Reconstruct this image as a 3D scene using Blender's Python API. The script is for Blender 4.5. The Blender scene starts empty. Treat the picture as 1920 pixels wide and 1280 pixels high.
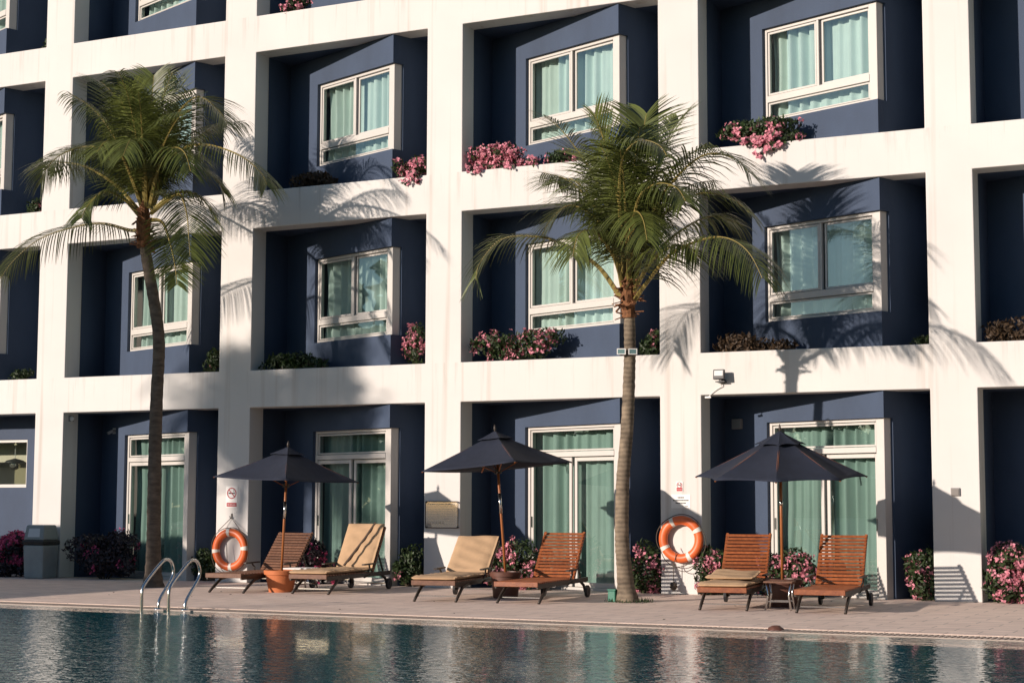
import bpy, bmesh, math, random
from mathutils import Vector, Matrix, Quaternion
R = math.radians
S = bpy.context.scene
COL = S.collection

# ------------------------------------------------------------------ camera
F_PX, W_PX, H_PX = 3164.385, 1920.0, 1280.0
CAM = Vector((24.3664, -23.56335, 1.29762))
AX = Vector((0.899253, 0.437421, 0.002594))
AY = Vector((0.039848, -0.087823, 0.995339))
AZ = Vector((-0.43561, 0.894958, 0.096406))
cd = bpy.data.cameras.new('camera')
cd.sensor_width = 36; cd.lens = F_PX / W_PX * 36; cd.clip_end = 2000; cd.clip_start = .1
cam = bpy.data.objects.new('camera', cd); COL.objects.link(cam)
m = Matrix.Identity(4)
for i in range(3):
    m[i][0] = AX[i]; m[i][1] = AY[i]; m[i][2] = -AZ[i]; m[i][3] = CAM[i]
cam.matrix_world = m
S.camera = cam

def at(px, py, Y):
    """the point at depth Y (metres in front of / behind the facade plane y=0) seen at a pixel of the photograph"""
    d = AX * ((px - 960) / F_PX) - AY * ((py - 640) / F_PX) + AZ
    return CAM + d * ((Y - CAM.y) / d.y)

# ------------------------------------------------------------------ light
SUN_AZ, SUN_EL = R(32), R(13.8)
SUN_DIR = Vector((math.sin(SUN_AZ) * math.cos(SUN_EL), math.cos(SUN_AZ) * math.cos(SUN_EL), -math.sin(SUN_EL)))
w = bpy.data.worlds.new('World'); S.world = w; w.use_nodes = True
nt = w.node_tree; bg = nt.nodes['Background']
sky = nt.nodes.new('ShaderNodeTexSky'); sky.sky_type = 'NISHITA'; sky.sun_disc = False
sky.sun_elevation = SUN_EL; sky.sun_rotation = SUN_AZ + math.pi
sky.air_density = 1.0; sky.dust_density = .3; sky.ozone_density = 2.5
nt.links.new(sky.outputs[0], bg.inputs[0]); bg.inputs[1].default_value = 0.10
ld = bpy.data.lights.new('sun', 'SUN'); ld.energy = 5.0; ld.angle = R(.7); ld.color = (1, .86, .76)
lo = bpy.data.objects.new('sun', ld); COL.objects.link(lo)
lo.rotation_euler = SUN_DIR.to_track_quat('-Z', 'Y').to_euler(); lo.location = (-10, -30, 20)
S.view_settings.view_transform = 'Standard'; S.view_settings.look = 'None'
S.view_settings.exposure = 0.11; S.view_settings.gamma = 1
S.render.engine = 'CYCLES'
S.cycles.use_denoising = True
S.cycles.max_bounces = 8; S.cycles.diffuse_bounces = 2; S.cycles.transparent_max_bounces = 16
S.cycles.caustics_reflective = False; S.cycles.caustics_refractive = False

# ------------------------------------------------------------------ materials
def mat(name, color, rough=.6, metal=0, var=0, vscale=4, bump=0, bscale=40, spec=.5, stretch=(1, 1, 1), color2=None, trans=0, rand=0):
    m = bpy.data.materials.new(name); m.use_nodes = True
    n = m.node_tree.nodes; l = m.node_tree.links; b = n['Principled BSDF']
    b.inputs['Base Color'].default_value = (*color, 1); b.inputs['Roughness'].default_value = rough
    b.inputs['Metallic'].default_value = metal; b.inputs['Specular IOR Level'].default_value = spec
    tc = n.new('ShaderNodeTexCoord'); mp = n.new('ShaderNodeMapping'); mp.inputs['Scale'].default_value = stretch
    l.new(tc.outputs['Object'], mp.inputs[0])
    src = None
    if var or color2:
        t = n.new('ShaderNodeTexNoise'); t.inputs['Scale'].default_value = vscale; t.inputs['Detail'].default_value = 6
        t.inputs['Roughness'].default_value = .6
        l.new(mp.outputs[0], t.inputs['Vector'])
        r = n.new('ShaderNodeValToRGB'); r.color_ramp.elements[0].position = .3; r.color_ramp.elements[1].position = .7
        c2 = color2 or tuple(min(1, c * (1 + var)) for c in color)
        c1 = color if color2 else tuple(c * (1 - var) for c in color)
        r.color_ramp.elements[0].color = (*c1, 1); r.color_ramp.elements[1].color = (*c2, 1)
        l.new(t.outputs[0], r.inputs[0]); src = r.outputs[0]
    if rand:
        g = n.new('ShaderNodeNewGeometry'); h = n.new('ShaderNodeHueSaturation')
        mr = n.new('ShaderNodeMapRange'); mr.inputs[3].default_value = 1 - rand; mr.inputs[4].default_value = 1 + rand
        l.new(g.outputs['Random Per Island'], mr.inputs[0]); l.new(mr.outputs[0], h.inputs['Value'])
        if src: l.new(src, h.inputs['Color'])
        else: h.inputs['Color'].default_value = (*color, 1)
        src = h.outputs[0]
    if src: l.new(src, b.inputs['Base Color'])
    if bump:
        t2 = n.new('ShaderNodeTexNoise'); t2.inputs['Scale'].default_value = bscale; t2.inputs['Detail'].default_value = 5
        l.new(mp.outputs[0], t2.inputs['Vector'])
        bp = n.new('ShaderNodeBump'); bp.inputs['Strength'].default_value = bump; bp.inputs['Distance'].default_value = .01
        l.new(t2.outputs[0], bp.inputs['Height']); l.new(bp.outputs[0], b.inputs['Normal'])
    if trans:
        out = n['Material Output']; tr = n.new('ShaderNodeBsdfTranslucent'); mx = n.new('ShaderNodeMixShader'); mx.inputs[0].default_value = trans
        if src: l.new(src, tr.inputs[0])
        else: tr.inputs[0].default_value = (*color, 1)
        l.new(b.outputs[0], mx.inputs[1]); l.new(tr.outputs[0], mx.inputs[2]); l.new(mx.outputs[0], out.inputs[0])
    return m

M = {}
M['blue'] = mat('blue_painted_render', (.039, .062, .108), .75, var=.16, vscale=1.3, stretch=(1, 1, .45), bump=.25, bscale=60)
M['alu'] = mat('cream_aluminium', (.58, .55, .505), .4, var=.03)
M['gasket'] = mat('dark_gasket', (.02, .02, .02), .6)
M['curtain'] = mat('green_curtain', (.33, .46, .41), .9, var=.06, vscale=3, trans=.15)
M['sheer'] = mat('pale_curtain', (.68, .81, .76), .9, var=.05, vscale=3, trans=.15)
M['room'] = mat('dark_interior', (.12, .11, .10), .9)
M['cream'] = mat('cream_interior', (.75, .66, .50), .9)
M['teak'] = mat('orange_teak', (.20, .052, .016), .45, vscale=9, stretch=(3, .35, 3), color2=(.34, .105, .034), bump=.15, bscale=60, rand=.22)
M['teak_grey'] = mat('weathered_teak', (.13, .055, .03), .6, vscale=9, stretch=(3, .35, 3), color2=(.21, .10, .055), bump=.2, bscale=60, rand=.2)
M['darkmetal'] = mat('dark_bronze_metal', (.045, .035, .028), .45, metal=.3, var=.2)
M['fabric'] = mat('beige_canvas', (.50, .33, .19), .9, var=.08, vscale=7, bump=.35, bscale=14)
M['strap'] = mat('brown_strap', (.07, .045, .03), .8)
M['navy'] = mat('navy_canvas', (.011, .016, .032), .85, var=.15, vscale=5, bump=.9, bscale=7)
M['pole'] = mat('varnished_pole', (.36, .13, .04), .35, vscale=8, stretch=(4, 4, .5), color2=(.26, .085, .025))
M['steel'] = mat('polished_steel', (.62, .62, .60), .16, metal=1)
M['terracotta'] = mat('terracotta', (.52, .16, .055), .7, var=.1, vscale=5, bump=.2)
M['browncotta'] = mat('brown_glazed_pot', (.11, .045, .03), .5, var=.2, vscale=6)
M['soil'] = mat('potting_soil', (.03, .02, .014), .95, bump=1, bscale=50)
M['ring'] = mat('orange_plastic', (.68, .13, .03), .42, var=.1, vscale=6)
M['tape'] = mat('reflective_tape', (.72, .68, .60), .5)
M['rope'] = mat('dark_rope', (.10, .08, .06), .9)
M['bin'] = mat('grey_green_plastic', (.24, .27, .265), .5, var=.08)
M['binlight'] = mat('pale_grey_plastic', (.58, .60, .60), .45)
M['binlight2'] = mat('pale_green_plastic', (.30, .33, .32), .5, var=.1)
M['black'] = mat('black_plastic', (.015, .015, .016), .45)
M['white'] = mat('white_sign_face', (.80, .78, .74), .5)
M['red'] = mat('sign_red', (.42, .02, .03), .5)
M['greybox'] = mat('grey_plastic', (.28, .27, .26), .5, var=.1)
M['greenbox'] = mat('green_plastic', (.03, .17, .11), .5, var=.1)
M['lampglass'] = mat('floodlight_glass', (.75, .75, .72), .12, spec=.8)
M['leaf'] = mat('shrub_leaf', (.035, .060, .018), .5, rand=.5, trans=.25)
M['leafbrown'] = mat('dry_shrub_leaf', (.060, .036, .018), .6, rand=.5, trans=.2)
M['leafpurple'] = mat('purple_shrub_leaf', (.040, .028, .034), .55, rand=.5, trans=.2)
M['pink'] = mat('pink_bract', (.78, .31, .38), .6, rand=.3, trans=.3)
M['magenta'] = mat('magenta_bract', (.66, .10, .23), .6, rand=.35, trans=.3)
M['twig'] = mat('shrub_stem', (.06, .04, .025), .9)
M['frond'] = mat('coconut_leaflet', (.098, .118, .028), .34, rand=.5, trans=.22)
M['rachis'] = mat('frond_stalk', (.27, .21, .06), .45, var=.2, vscale=6)
M['fibre'] = mat('brown_husk_fibre', (.20, .085, .035), .9, var=.5, vscale=14, bump=1, bscale=30)
M['treeleaf'] = mat('broad_leaf', (.045, .075, .02), .5, rand=.4, trans=.25)
M['bark'] = mat('grey_bark', (.14, .11, .08), .9, var=.3, bump=.8)
M['poolwall'] = mat('pool_tile', (.05, .20, .24), .4, var=.1)
M['grate'] = mat('stone_coloured_grating', (.50, .40, .33), .6, var=.08)

def special():
    # white exterior render with faint grime and rust streaks below the ledges
    m = bpy.data.materials.new('white_render'); m.use_nodes = True; n = m.node_tree.nodes; l = m.node_tree.links; b = n['Principled BSDF']
    tc = n.new('ShaderNodeTexCoord')
    t = n.new('ShaderNodeTexNoise'); t.inputs['Scale'].default_value = .8; t.inputs['Detail'].default_value = 7; l.new(tc.outputs['Object'], t.inputs['Vector'])
    r = n.new('ShaderNodeValToRGB'); r.color_ramp.elements[0].position = .3; r.color_ramp.elements[1].position = .75
    r.color_ramp.elements[0].color = (.65, .63, .595, 1); r.color_ramp.elements[1].color = (.71, .69, .65, 1); l.new(t.outputs[0], r.inputs[0])
    mp = n.new('ShaderNodeMapping'); mp.inputs['Scale'].default_value = (5, 5, .12); l.new(tc.outputs['Object'], mp.inputs[0])
    t2 = n.new('ShaderNodeTexNoise'); t2.inputs['Scale'].default_value = 1.3; t2.inputs['Detail'].default_value = 5; l.new(mp.outputs[0], t2.inputs['Vector'])
    r2 = n.new('ShaderNodeValToRGB'); r2.color_ramp.elements[0].position = .57; r2.color_ramp.elements[1].position = .82
    r2.color_ramp.elements[0].color = (0, 0, 0, 1); r2.color_ramp.elements[1].color = (.55, .55, .55, 1); l.new(t2.outputs[0], r2.inputs[0])
    mx = n.new('ShaderNodeMix'); mx.data_type = 'RGBA'; mx.inputs[7].default_value = (.36, .27, .19, 1)
    l.new(r2.outputs[0], mx.inputs[0]); l.new(r.outputs[0], mx.inputs[6])
    def mth(op, a_, c_=None):
        k_ = n.new('ShaderNodeMath'); k_.operation = op; k_.use_clamp = False
        for i_, v_ in enumerate((a_, c_)):
            if v_ is None: continue
            if isinstance(v_, (int, float)): k_.inputs[i_].default_value = v_
            else: l.new(v_, k_.inputs[i_])
        return k_.outputs[0]
    sx = n.new('ShaderNodeSeparateXYZ'); l.new(tc.outputs['Object'], sx.inputs[0])
    u_ = mth('FLOORED_MODULO', mth('SUBTRACT', 3.543, sx.outputs[2]), 3.053)
    fade = n.new('ShaderNodeMapRange'); fade.inputs[1].default_value = 0; fade.inputs[2].default_value = .62; fade.inputs[3].default_value = 1; fade.inputs[4].default_value = 0; l.new(u_, fade.inputs[0])
    m3 = n.new('ShaderNodeMapping'); m3.inputs['Scale'].default_value = (1, 1, .06); l.new(tc.outputs['Object'], m3.inputs[0])
    t4 = n.new('ShaderNodeTexNoise'); t4.inputs['Scale'].default_value = 6; t4.inputs['Detail'].default_value = 6; t4.inputs['Roughness'].default_value = .7; l.new(m3.outputs[0], t4.inputs['Vector'])
    st = n.new('ShaderNodeMapRange'); st.inputs[1].default_value = .54; st.inputs[2].default_value = .74; st.inputs[4].default_value = .55; l.new(t4.outputs[0], st.inputs[0])
    mx2 = n.new('ShaderNodeMix'); mx2.data_type = 'RGBA'; mx2.inputs[7].default_value = (.30, .25, .20, 1)
    l.new(mth('MULTIPLY', fade.outputs[0], st.outputs[0]), mx2.inputs[0]); l.new(mx.outputs[2], mx2.inputs[6]); l.new(mx2.outputs[2], b.inputs['Base Color'])
    b.inputs['Roughness'].default_value = .85; b.inputs['Specular IOR Level'].default_value = .25
    t3 = n.new('ShaderNodeTexNoise'); t3.inputs['Scale'].default_value = 70; t3.inputs['Detail'].default_value = 4; l.new(tc.outputs['Object'], t3.inputs['Vector'])
    bp = n.new('ShaderNodeBump'); bp.inputs['Strength'].default_value = .18; bp.inputs['Distance'].default_value = .006
    l.new(t3.outputs[0], bp.inputs['Height']); l.new(bp.outputs[0], b.inputs['Normal']); M['render'] = m
    # tinted reflective glazing
    m = bpy.data.materials.new('green_tinted_glass'); m.use_nodes = True; n = m.node_tree.nodes; l = m.node_tree.links
    n.remove(n['Principled BSDF'])
    tr = n.new('ShaderNodeBsdfTransparent'); tr.inputs[0].default_value = (.86, .93, .90, 1)
    gl = n.new('ShaderNodeBsdfGlossy'); gl.inputs['Roughness'].default_value = .01; gl.inputs[0].default_value = (.85, .97, .95, 1)
    fr = n.new('ShaderNodeLayerWeight'); fr.inputs[0].default_value = .5
    p5 = n.new('ShaderNodeMath'); p5.operation = 'POWER'; p5.inputs[1].default_value = 4; l.new(fr.outputs['Facing'], p5.inputs[0])
    mr = n.new('ShaderNodeMapRange'); mr.inputs[3].default_value = .20; mr.inputs[4].default_value = .95; l.new(p5.outputs[0], mr.inputs[0])
    mx = n.new('ShaderNodeMixShader'); l.new(mr.outputs[0], mx.inputs[0]); l.new(tr.outputs[0], mx.inputs[1]); l.new(gl.outputs[0], mx.inputs[2])
    l.new(mx.outputs[0], n['Material Output'].inputs[0]); M['glass'] = m
    # clear acrylic
    m = bpy.data.materials.new('clear_acrylic'); m.use_nodes = True; n = m.node_tree.nodes; l = m.node_tree.links
    n.remove(n['Principled BSDF'])
    tr = n.new('ShaderNodeBsdfTransparent'); tr.inputs[0].default_value = (.97, .95, .92, 1)
    gl = n.new('ShaderNodeBsdfGlossy'); gl.inputs['Roughness'].default_value = .05
    mx = n.new('ShaderNodeMixShader'); mx.inputs[0].default_value = .08; l.new(tr.outputs[0], mx.inputs[1]); l.new(gl.outputs[0], mx.inputs[2])
    l.new(mx.outputs[0], n['Material Output'].inputs[0]); M['acrylic'] = m
    # water
    m = bpy.data.materials.new('pool_water'); m.use_nodes = True; n = m.node_tree.nodes; l = m.node_tree.links; b = n['Principled BSDF']
    b.inputs['Base Color'].default_value = (.007, .094, .110, 1); b.inputs['Roughness'].default_value = .012; b.inputs['IOR'].default_value = 1.33
    tc = n.new('ShaderNodeTexCoord'); mp = n.new('ShaderNodeMapping'); mp.inputs['Rotation'].default_value = (0, 0, R(-20)); mp.inputs['Scale'].default_value = (1, 1.5, 1)
    l.new(tc.outputs['Object'], mp.inputs[0])
    a = n.new('ShaderNodeTexNoise'); a.inputs['Scale'].default_value = 10; a.inputs['Detail'].default_value = 2.5; a.inputs['Distortion'].default_value = .4
    c = n.new('ShaderNodeTexNoise'); c.inputs['Scale'].default_value = 2.4; c.inputs['Detail'].default_value = 1
    l.new(mp.outputs[0], a.inputs['Vector']); l.new(mp.outputs[0], c.inputs['Vector'])
    ad = n.new('ShaderNodeMath'); ad.operation = 'MULTIPLY_ADD'; ad.inputs[1].default_value = .6
    l.new(c.outputs[0], ad.inputs[0]); l.new(a.outputs[0], ad.inputs[2])
    bp = n.new('ShaderNodeBump'); bp.inputs['Strength'].default_value = 1; bp.inputs['Distance'].default_value = .0098
    l.new(ad.outputs[0], bp.inputs['Height']); l.new(bp.outputs[0], b.inputs['Normal']); M['water'] = m
    # stone paving with joints
    m = bpy.data.materials.new('pink_stone_paving'); m.use_nodes = True; n = m.node_tree.nodes; l = m.node_tree.links; b = n['Principled BSDF']
    tc = n.new('ShaderNodeTexCoord'); br = n.new('ShaderNodeTexBrick'); br.inputs['Scale'].default_value = 1
    br.inputs['Brick Width'].default_value = .6; br.inputs['Row Height'].default_value = .3; br.inputs['Mortar Size'].default_value = .008; br.inputs['Mortar Smooth'].default_value = .3
    br.inputs['Color1'].default_value = (.88, .70, .585, 1); br.inputs['Color2'].default_value = (.82, .645, .535, 1); br.inputs['Mortar'].default_value = (.42, .33, .28, 1)
    br.inputs['Bias'].default_value = .1
    l.new(tc.outputs['Object'], br.inputs['Vector'])
    t = n.new('ShaderNodeTexNoise'); t.inputs['Scale'].default_value = 3; t.inputs['Detail'].default_value = 8; l.new(tc.outputs['Object'], t.inputs['Vector'])
    r = n.new('ShaderNodeValToRGB'); r.color_ramp.elements[0].position = .3; r.color_ramp.elements[1].position = .7
    r.color_ramp.elements[0].color = (.86, .85, .84, 1); r.color_ramp.elements[1].color = (1.06, 1.05, 1.04, 1); l.new(t.outputs[0], r.inputs[0])
    mx = n.new('ShaderNodeMix'); mx.data_type = 'RGBA'; mx.blend_type = 'MULTIPLY'; mx.inputs[0].default_value = 1
    l.new(br.outputs[0], mx.inputs[6]); l.new(r.outputs[0], mx.inputs[7]); l.new(mx.outputs[2], b.inputs['Base Color'])
    b.inputs['Roughness'].default_value = .75
    bp = n.new('ShaderNodeBump'); bp.inputs['Strength'].default_value = .3; bp.inputs['Distance'].default_value = .006
    ad = n.new('ShaderNodeMath'); ad.operation = 'SUBTRACT'; l.new(t.outputs[0], ad.inputs[0]); l.new(br.outputs[1], ad.inputs[1])
    l.new(ad.outputs[0], bp.inputs['Height']); l.new(bp.outputs[0], b.inputs['Normal']); M['paving'] = m
    # ringed palm bark
    m = bpy.data.materials.new('ringed_palm_bark'); m.use_nodes = True; n = m.node_tree.nodes; l = m.node_tree.links; b = n['Principled BSDF']
    tc = n.new('ShaderNodeTexCoord'); wv = n.new('ShaderNodeTexWave'); wv.bands_direction = 'Z'; wv.inputs['Scale'].default_value = 5
    wv.inputs['Distortion'].default_value = 2.2; wv.inputs['Detail'].default_value = 3; wv.inputs['Detail Scale'].default_value = 1.5; l.new(tc.outputs['Object'], wv.inputs['Vector'])
    t = n.new('ShaderNodeTexNoise'); t.inputs['Scale'].default_value = 5; t.inputs['Detail'].default_value = 8; l.new(tc.outputs['Object'], t.inputs['Vector'])
    r = n.new('ShaderNodeValToRGB'); r.color_ramp.elements[0].color = (.085, .066, .046, 1); r.color_ramp.elements[1].color = (.27, .21, .145, 1)
    ad = n.new('ShaderNodeMath'); ad.operation = 'MULTIPLY_ADD'; ad.inputs[1].default_value = .13; l.new(wv.outputs[1], ad.inputs[0]); l.new(t.outputs[0], ad.inputs[2])
    r.color_ramp.elements[0].position = .36; r.color_ramp.elements[1].position = .74
    l.new(ad.outputs[0], r.inputs[0]); l.new(r.outputs[0], b.inputs['Base Color']); b.inputs['Roughness'].default_value = .9
    bp = n.new('ShaderNodeBump'); bp.inputs['Strength'].default_value = .9; bp.inputs['Distance'].default_value = .02
    l.new(ad.outputs[0], bp.inputs['Height']); l.new(bp.outputs[0], b.inputs['Normal']); M['palmbark'] = m
special()
M['shadebark'] = mat('shaded_palm_bark', (.115, .09, .068), .95, var=.45, vscale=6, bump=.8, bscale=14, stretch=(1, 1, 3))  # left palm's bark colour darkened to deepen the shade on its trunk

# ------------------------------------------------------------------ mesh helpers
class MB:
    def __init__(s): s.v = []; s.f = []; s.mi = []; s.i = 0
    def add(s, vs, fs):
        k = len(s.v); s.v += [Vector(v) for v in vs]
        for f in fs: s.f.append([k + j for j in f]); s.mi.append(s.i)
        return s
    def box(s, a, b, M4=None):
        x0, y0, z0 = a; x1, y1, z1 = b
        vs = [Vector(p) for p in ((x0, y0, z0), (x1, y0, z0), (x1, y1, z0), (x0, y1, z0), (x0, y0, z1), (x1, y0, z1), (x1, y1, z1), (x0, y1, z1))]
        if M4: vs = [M4(v) if callable(M4) else M4 @ v for v in vs]
        return s.add(vs, [(0, 3, 2, 1), (4, 5, 6, 7), (0, 1, 5, 4), (1, 2, 6, 5), (2, 3, 7, 6), (3, 0, 4, 7)])
    def bar(s, a, b, w, h, up=(0, 0, 1)):
        a = Vector(a); b = Vector(b); t = (b - a).normalized(); u = Vector(up)
        sd = t.cross(u).normalized(); u = sd.cross(t).normalized()
        vs = [p + sd * (i * w / 2) + u * (j * h / 2) for p in (a, b) for i, j in ((-1, -1), (1, -1), (1, 1), (-1, 1))]
        return s.add(vs, [(0, 1, 2, 3), (7, 6, 5, 4), (0, 4, 5, 1), (1, 5, 6, 2), (2, 6, 7, 3), (3, 7, 4, 0)])
    def tube(s, pts, r, n=10, cap=True):
        pts = [Vector(p) for p in pts]; rs = r if isinstance(r, (list, tuple)) else [r] * len(pts)
        k = len(s.v); prev = None
        for i, p in enumerate(pts):
            t = (pts[min(i + 1, len(pts) - 1)] - pts[max(i - 1, 0)]).normalized()
            if prev is None:
                a = t.orthogonal().normalized()
            else:
                a = (prev - t * prev.dot(t)).normalized()
            prev = a; b = t.cross(a)
            for j in range(n):
                q = 2 * math.pi * j / n; s.v.append(p + (a * math.cos(q) + b * math.sin(q)) * rs[i])
        for i in range(len(pts) - 1):
            for j in range(n):
                s.f.append([k + i * n + j, k + i * n + (j + 1) % n, k + (i + 1) * n + (j + 1) % n, k + (i + 1) * n + j]); s.mi.append(s.i)
        if cap:
            s.f.append([k + j for j in range(n)][::-1]); s.mi.append(s.i)
            s.f.append([k + (len(pts) - 1) * n + j for j in range(n)]); s.mi.append(s.i)
        return s
    def lathe(s, prof, n=24, c=(0, 0, 0)):
        k = len(s.v); c = Vector(c)
        for r, z in prof:
            for j in range(n):
                q = 2 * math.pi * j / n; s.v.append(c + Vector((r * math.cos(q), r * math.sin(q), z)))
        for i in range(len(prof) - 1):
            for j in range(n):
                s.f.append([k + i * n + j, k + i * n + (j + 1) % n, k + (i + 1) * n + (j + 1) % n, k + (i + 1) * n + j]); s.mi.append(s.i)
        return s
    def build(s, name, mats, parent=None, smooth=False, bevel=0, world=False, seg=2):
        off = Vector((0, 0, 0))
        if world and parent:
            p = parent
            while p: off += p.location; p = p.parent
        me = bpy.data.meshes.new(name); me.from_pydata([v - off for v in s.v], [], s.f)
        for mm in (mats if isinstance(mats, (list, tuple)) else [mats]): me.materials.append(mm)
        for p, i in zip(me.polygons, s.mi): p.material_index = i; p.use_smooth = smooth
        me.update()
        o = bpy.data.objects.new(name, me); COL.objects.link(o)
        if parent: o.parent = parent
        if bevel:
            b = o.modifiers.new('edge', 'BEVEL'); b.width = bevel; b.segments = seg; b.limit_method = 'ANGLE'; b.angle_limit = R(50)
        return o

def smooth_angle(o, deg=40):
    me = o.data
    for p in me.polygons: p.use_smooth = True
    bm = bmesh.new(); bm.from_mesh(me)
    for e in bm.edges:
        if len(e.link_faces) == 2 and e.calc_face_angle(0) > R(deg): e.smooth = False
    bm.to_mesh(me); bm.free()
    return o

def tag(o, label=None, cat=None, group=None, kind=None):
    if label: o['label'] = label
    if cat: o['category'] = cat
    if group: o['group'] = group
    if kind: o['kind'] = kind
    return o
def thing(name, label, cat, loc=(0, 0, 0), rot=(0, 0, 0), group=None):
    o = bpy.data.objects.new(name, None); COL.objects.link(o); o.location = loc; o.rotation_euler = rot; o.empty_display_size = .2
    return tag(o, label, cat, group)
def dup(o, parent=None):
    c = o.copy(); COL.objects.link(c)
    if parent: c.parent = parent
    for ch in list(o.children): dup(ch, c)
    return c
def spline(pts, n):
    P = [Vector(p) for p in pts]; P = [P[0] * 2 - P[1]] + P + [P[-1] * 2 - P[-2]]; out = []; seg = len(P) - 3
    for i in range(n + 1):
        u = i / n * seg; k = min(int(u), seg - 1); t = u - k; a, b, c, d = P[k:k + 4]
        out.append(.5 * ((2 * b) + (c - a) * t + (2 * a - 5 * b + 4 * c - d) * t * t + (3 * b - a - 3 * c + d) * t ** 3))
    return out
def textmesh(name, body, size, m, parent, loc, rot=(R(90), 0, 0)):
    cu = bpy.data.curves.new(name, 'FONT'); cu.body = body; cu.size = size; cu.align_x = 'CENTER'; cu.align_y = 'CENTER'; cu.extrude = .0006
    tmp = bpy.data.objects.new(name + '_tmp', cu); COL.objects.link(tmp)
    me = bpy.data.meshes.new_from_object(tmp.evaluated_get(bpy.context.evaluated_depsgraph_get()))
    bpy.data.objects.remove(tmp); bpy.data.curves.remove(cu)
    me.materials.clear(); me.materials.append(m)
    o = bpy.data.objects.new(name, me); COL.objects.link(o); o.parent = parent; o.location = loc; o.rotation_euler = rot
    return o

# ------------------------------------------------------------------ setting: paving, pool
PX0, PX1, PY0, PY1 = 5.0, 34.0, -20.5, -6.32
b = MB(); G = 600
xs = [-9, PX0 - .35, PX1 + .35, 44]; ys = [-27, PY0 - .35, PY1 + .37, 1.65]
X4 = [-G, xs[0], xs[3], G]; Y4 = [-G, ys[0], ys[3], G]
for i in range(3):
    for j in range(3):
        if i == 1 and j == 1: continue
        b.add([(X4[i], Y4[j], -.004), (X4[i + 1], Y4[j], -.004), (X4[i + 1], Y4[j + 1], -.004), (X4[i], Y4[j + 1], -.004)], [(0, 1, 2, 3)])
tag(b.build('ground', mat('unseen_dark_lawn', (.035, .05, .02), .95, var=.4, vscale=.7)), 'unseen lawn round the hotel and pool, made dark to cut bounced light', kind='structure')  # unseen outer ground, coloured dark to cut the light it bounces
b = MB()
for i in range(3):
    for j in range(3):
        if i == 1 and j == 1: continue
        b.add([(xs[i], ys[j], 0), (xs[i + 1], ys[j], 0), (xs[i + 1], ys[j + 1], 0), (xs[i], ys[j + 1], 0)], [(0, 1, 2, 3)])
b.add([(xs[1], ys[1], 0), (xs[2], ys[1], 0), (xs[2], ys[2], 0), (xs[1], ys[2], 0), (xs[1], ys[1], -.09), (xs[2], ys[1], -.09), (xs[2], ys[2], -.09), (xs[1], ys[2], -.09)],
      [(0, 4, 5, 1), (1, 5, 6, 2), (2, 6, 7, 3), (3, 7, 4, 0)])
tag(b.build('pool_deck', M['paving']), 'pink beige stone paving around the pool', kind='structure')
b = MB()
# basin: gutter floor ring, rim kerb, walls, floor
a = [(xs[1], ys[1]), (xs[2], ys[1]), (xs[2], ys[2]), (xs[1], ys[2])]; c = [(PX0, PY0), (PX1, PY0), (PX1, PY1), (PX0, PY1)]
vs = [(x, y, -.09) for x, y in a] + [(x, y, -.09) for x, y in c] + [(x, y, -1.5) for x, y in c]
fs = [(i, (i + 1) % 4, 4 + (i + 1) % 4, 4 + i) for i in range(4)] + [(4 + i, 4 + (i + 1) % 4, 8 + (i + 1) % 4, 8 + i) for i in range(4)] + [(8, 9, 10, 11)]
b.add(vs, fs); tag(b.build('pool_basin', M['poolwall']), 'tiled basin of the swimming pool under the dark water', kind='structure')
b = MB(); b.add([(PX0, PY0, -.014), (PX1, PY0, -.014), (PX1, PY1, -.014), (PX0, PY1, -.014)], [(0, 1, 2, 3)])
tag(b.build('pool_water', M['water']), 'rippled dark teal water of the swimming pool', kind='structure')
# overflow grating between paving and water
b = MB(); gy0, gy1 = PY1, PY1 + .36
b.box((PX0, gy0 - .03, -.085), (PX1, gy0 + .02, -.008)); b.box((PX0, gy1 - .03, -.085), (PX1, gy1 - .002, -.004))
x = PX0 + .03
while x < PX1:
    b.add([(x, gy0 + .02, -.0075), (x + .032, gy0 + .02, -.0075), (x + .032, gy1 - .03, -.006), (x, gy1 - .03, -.006),
           (x, gy0 + .02, -.05), (x + .032, gy0 + .02, -.05), (x + .032, gy1 - .03, -.035), (x, gy1 - .03, -.035)],
          [(0, 1, 2, 3), (0, 4, 5, 1), (1, 5, 6, 2), (3, 7, 4, 0)]); x += .058
tag(b.build('drain_grating', M['grate']), 'pale slatted overflow grating along the edge of the pool', 'grating')
# a dried leaf base lying on the grating
b = MB(); lp = at(1455, 1172, -6.12); lp.z = -.012
b.lathe([(.001, .05), (.035, .046), (.062, .028), (.075, 0)], 14, lp)
for i, v in enumerate(b.v): v.x = lp.x + (v.x - lp.x) * 1.2 + .01 * math.sin(i * 2.1); v.z += .006 * math.sin(i * 1.7)
tag(b.build('dried_husk', M['browncotta'], smooth=True), 'small brown dried husk lying on the grating at the water edge', 'husk')

b = MB(); rnd = random.Random(12)
for _ in range(26):
    p = Vector((rnd.uniform(8, 21.5), rnd.uniform(-5.6, -.3), .004)); a_ = rnd.uniform(0, 6.3); t_ = Vector((math.cos(a_), math.sin(a_), .12)); s_ = Vector((-math.sin(a_), math.cos(a_), .05)); L_ = rnd.uniform(.02, .055)
    b.add([p, p + t_ * L_ * .5 + s_ * L_ * .25 + Vector((0, 0, .006)), p + t_ * L_, p + t_ * L_ * .5 - s_ * L_ * .25], [(0, 1, 2), (0, 2, 3)])
tag(b.build('fallen_leaves', M['leafbrown']), 'tiny dry leaves scattered over the paving', 'leaves', kind='stuff')

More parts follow.
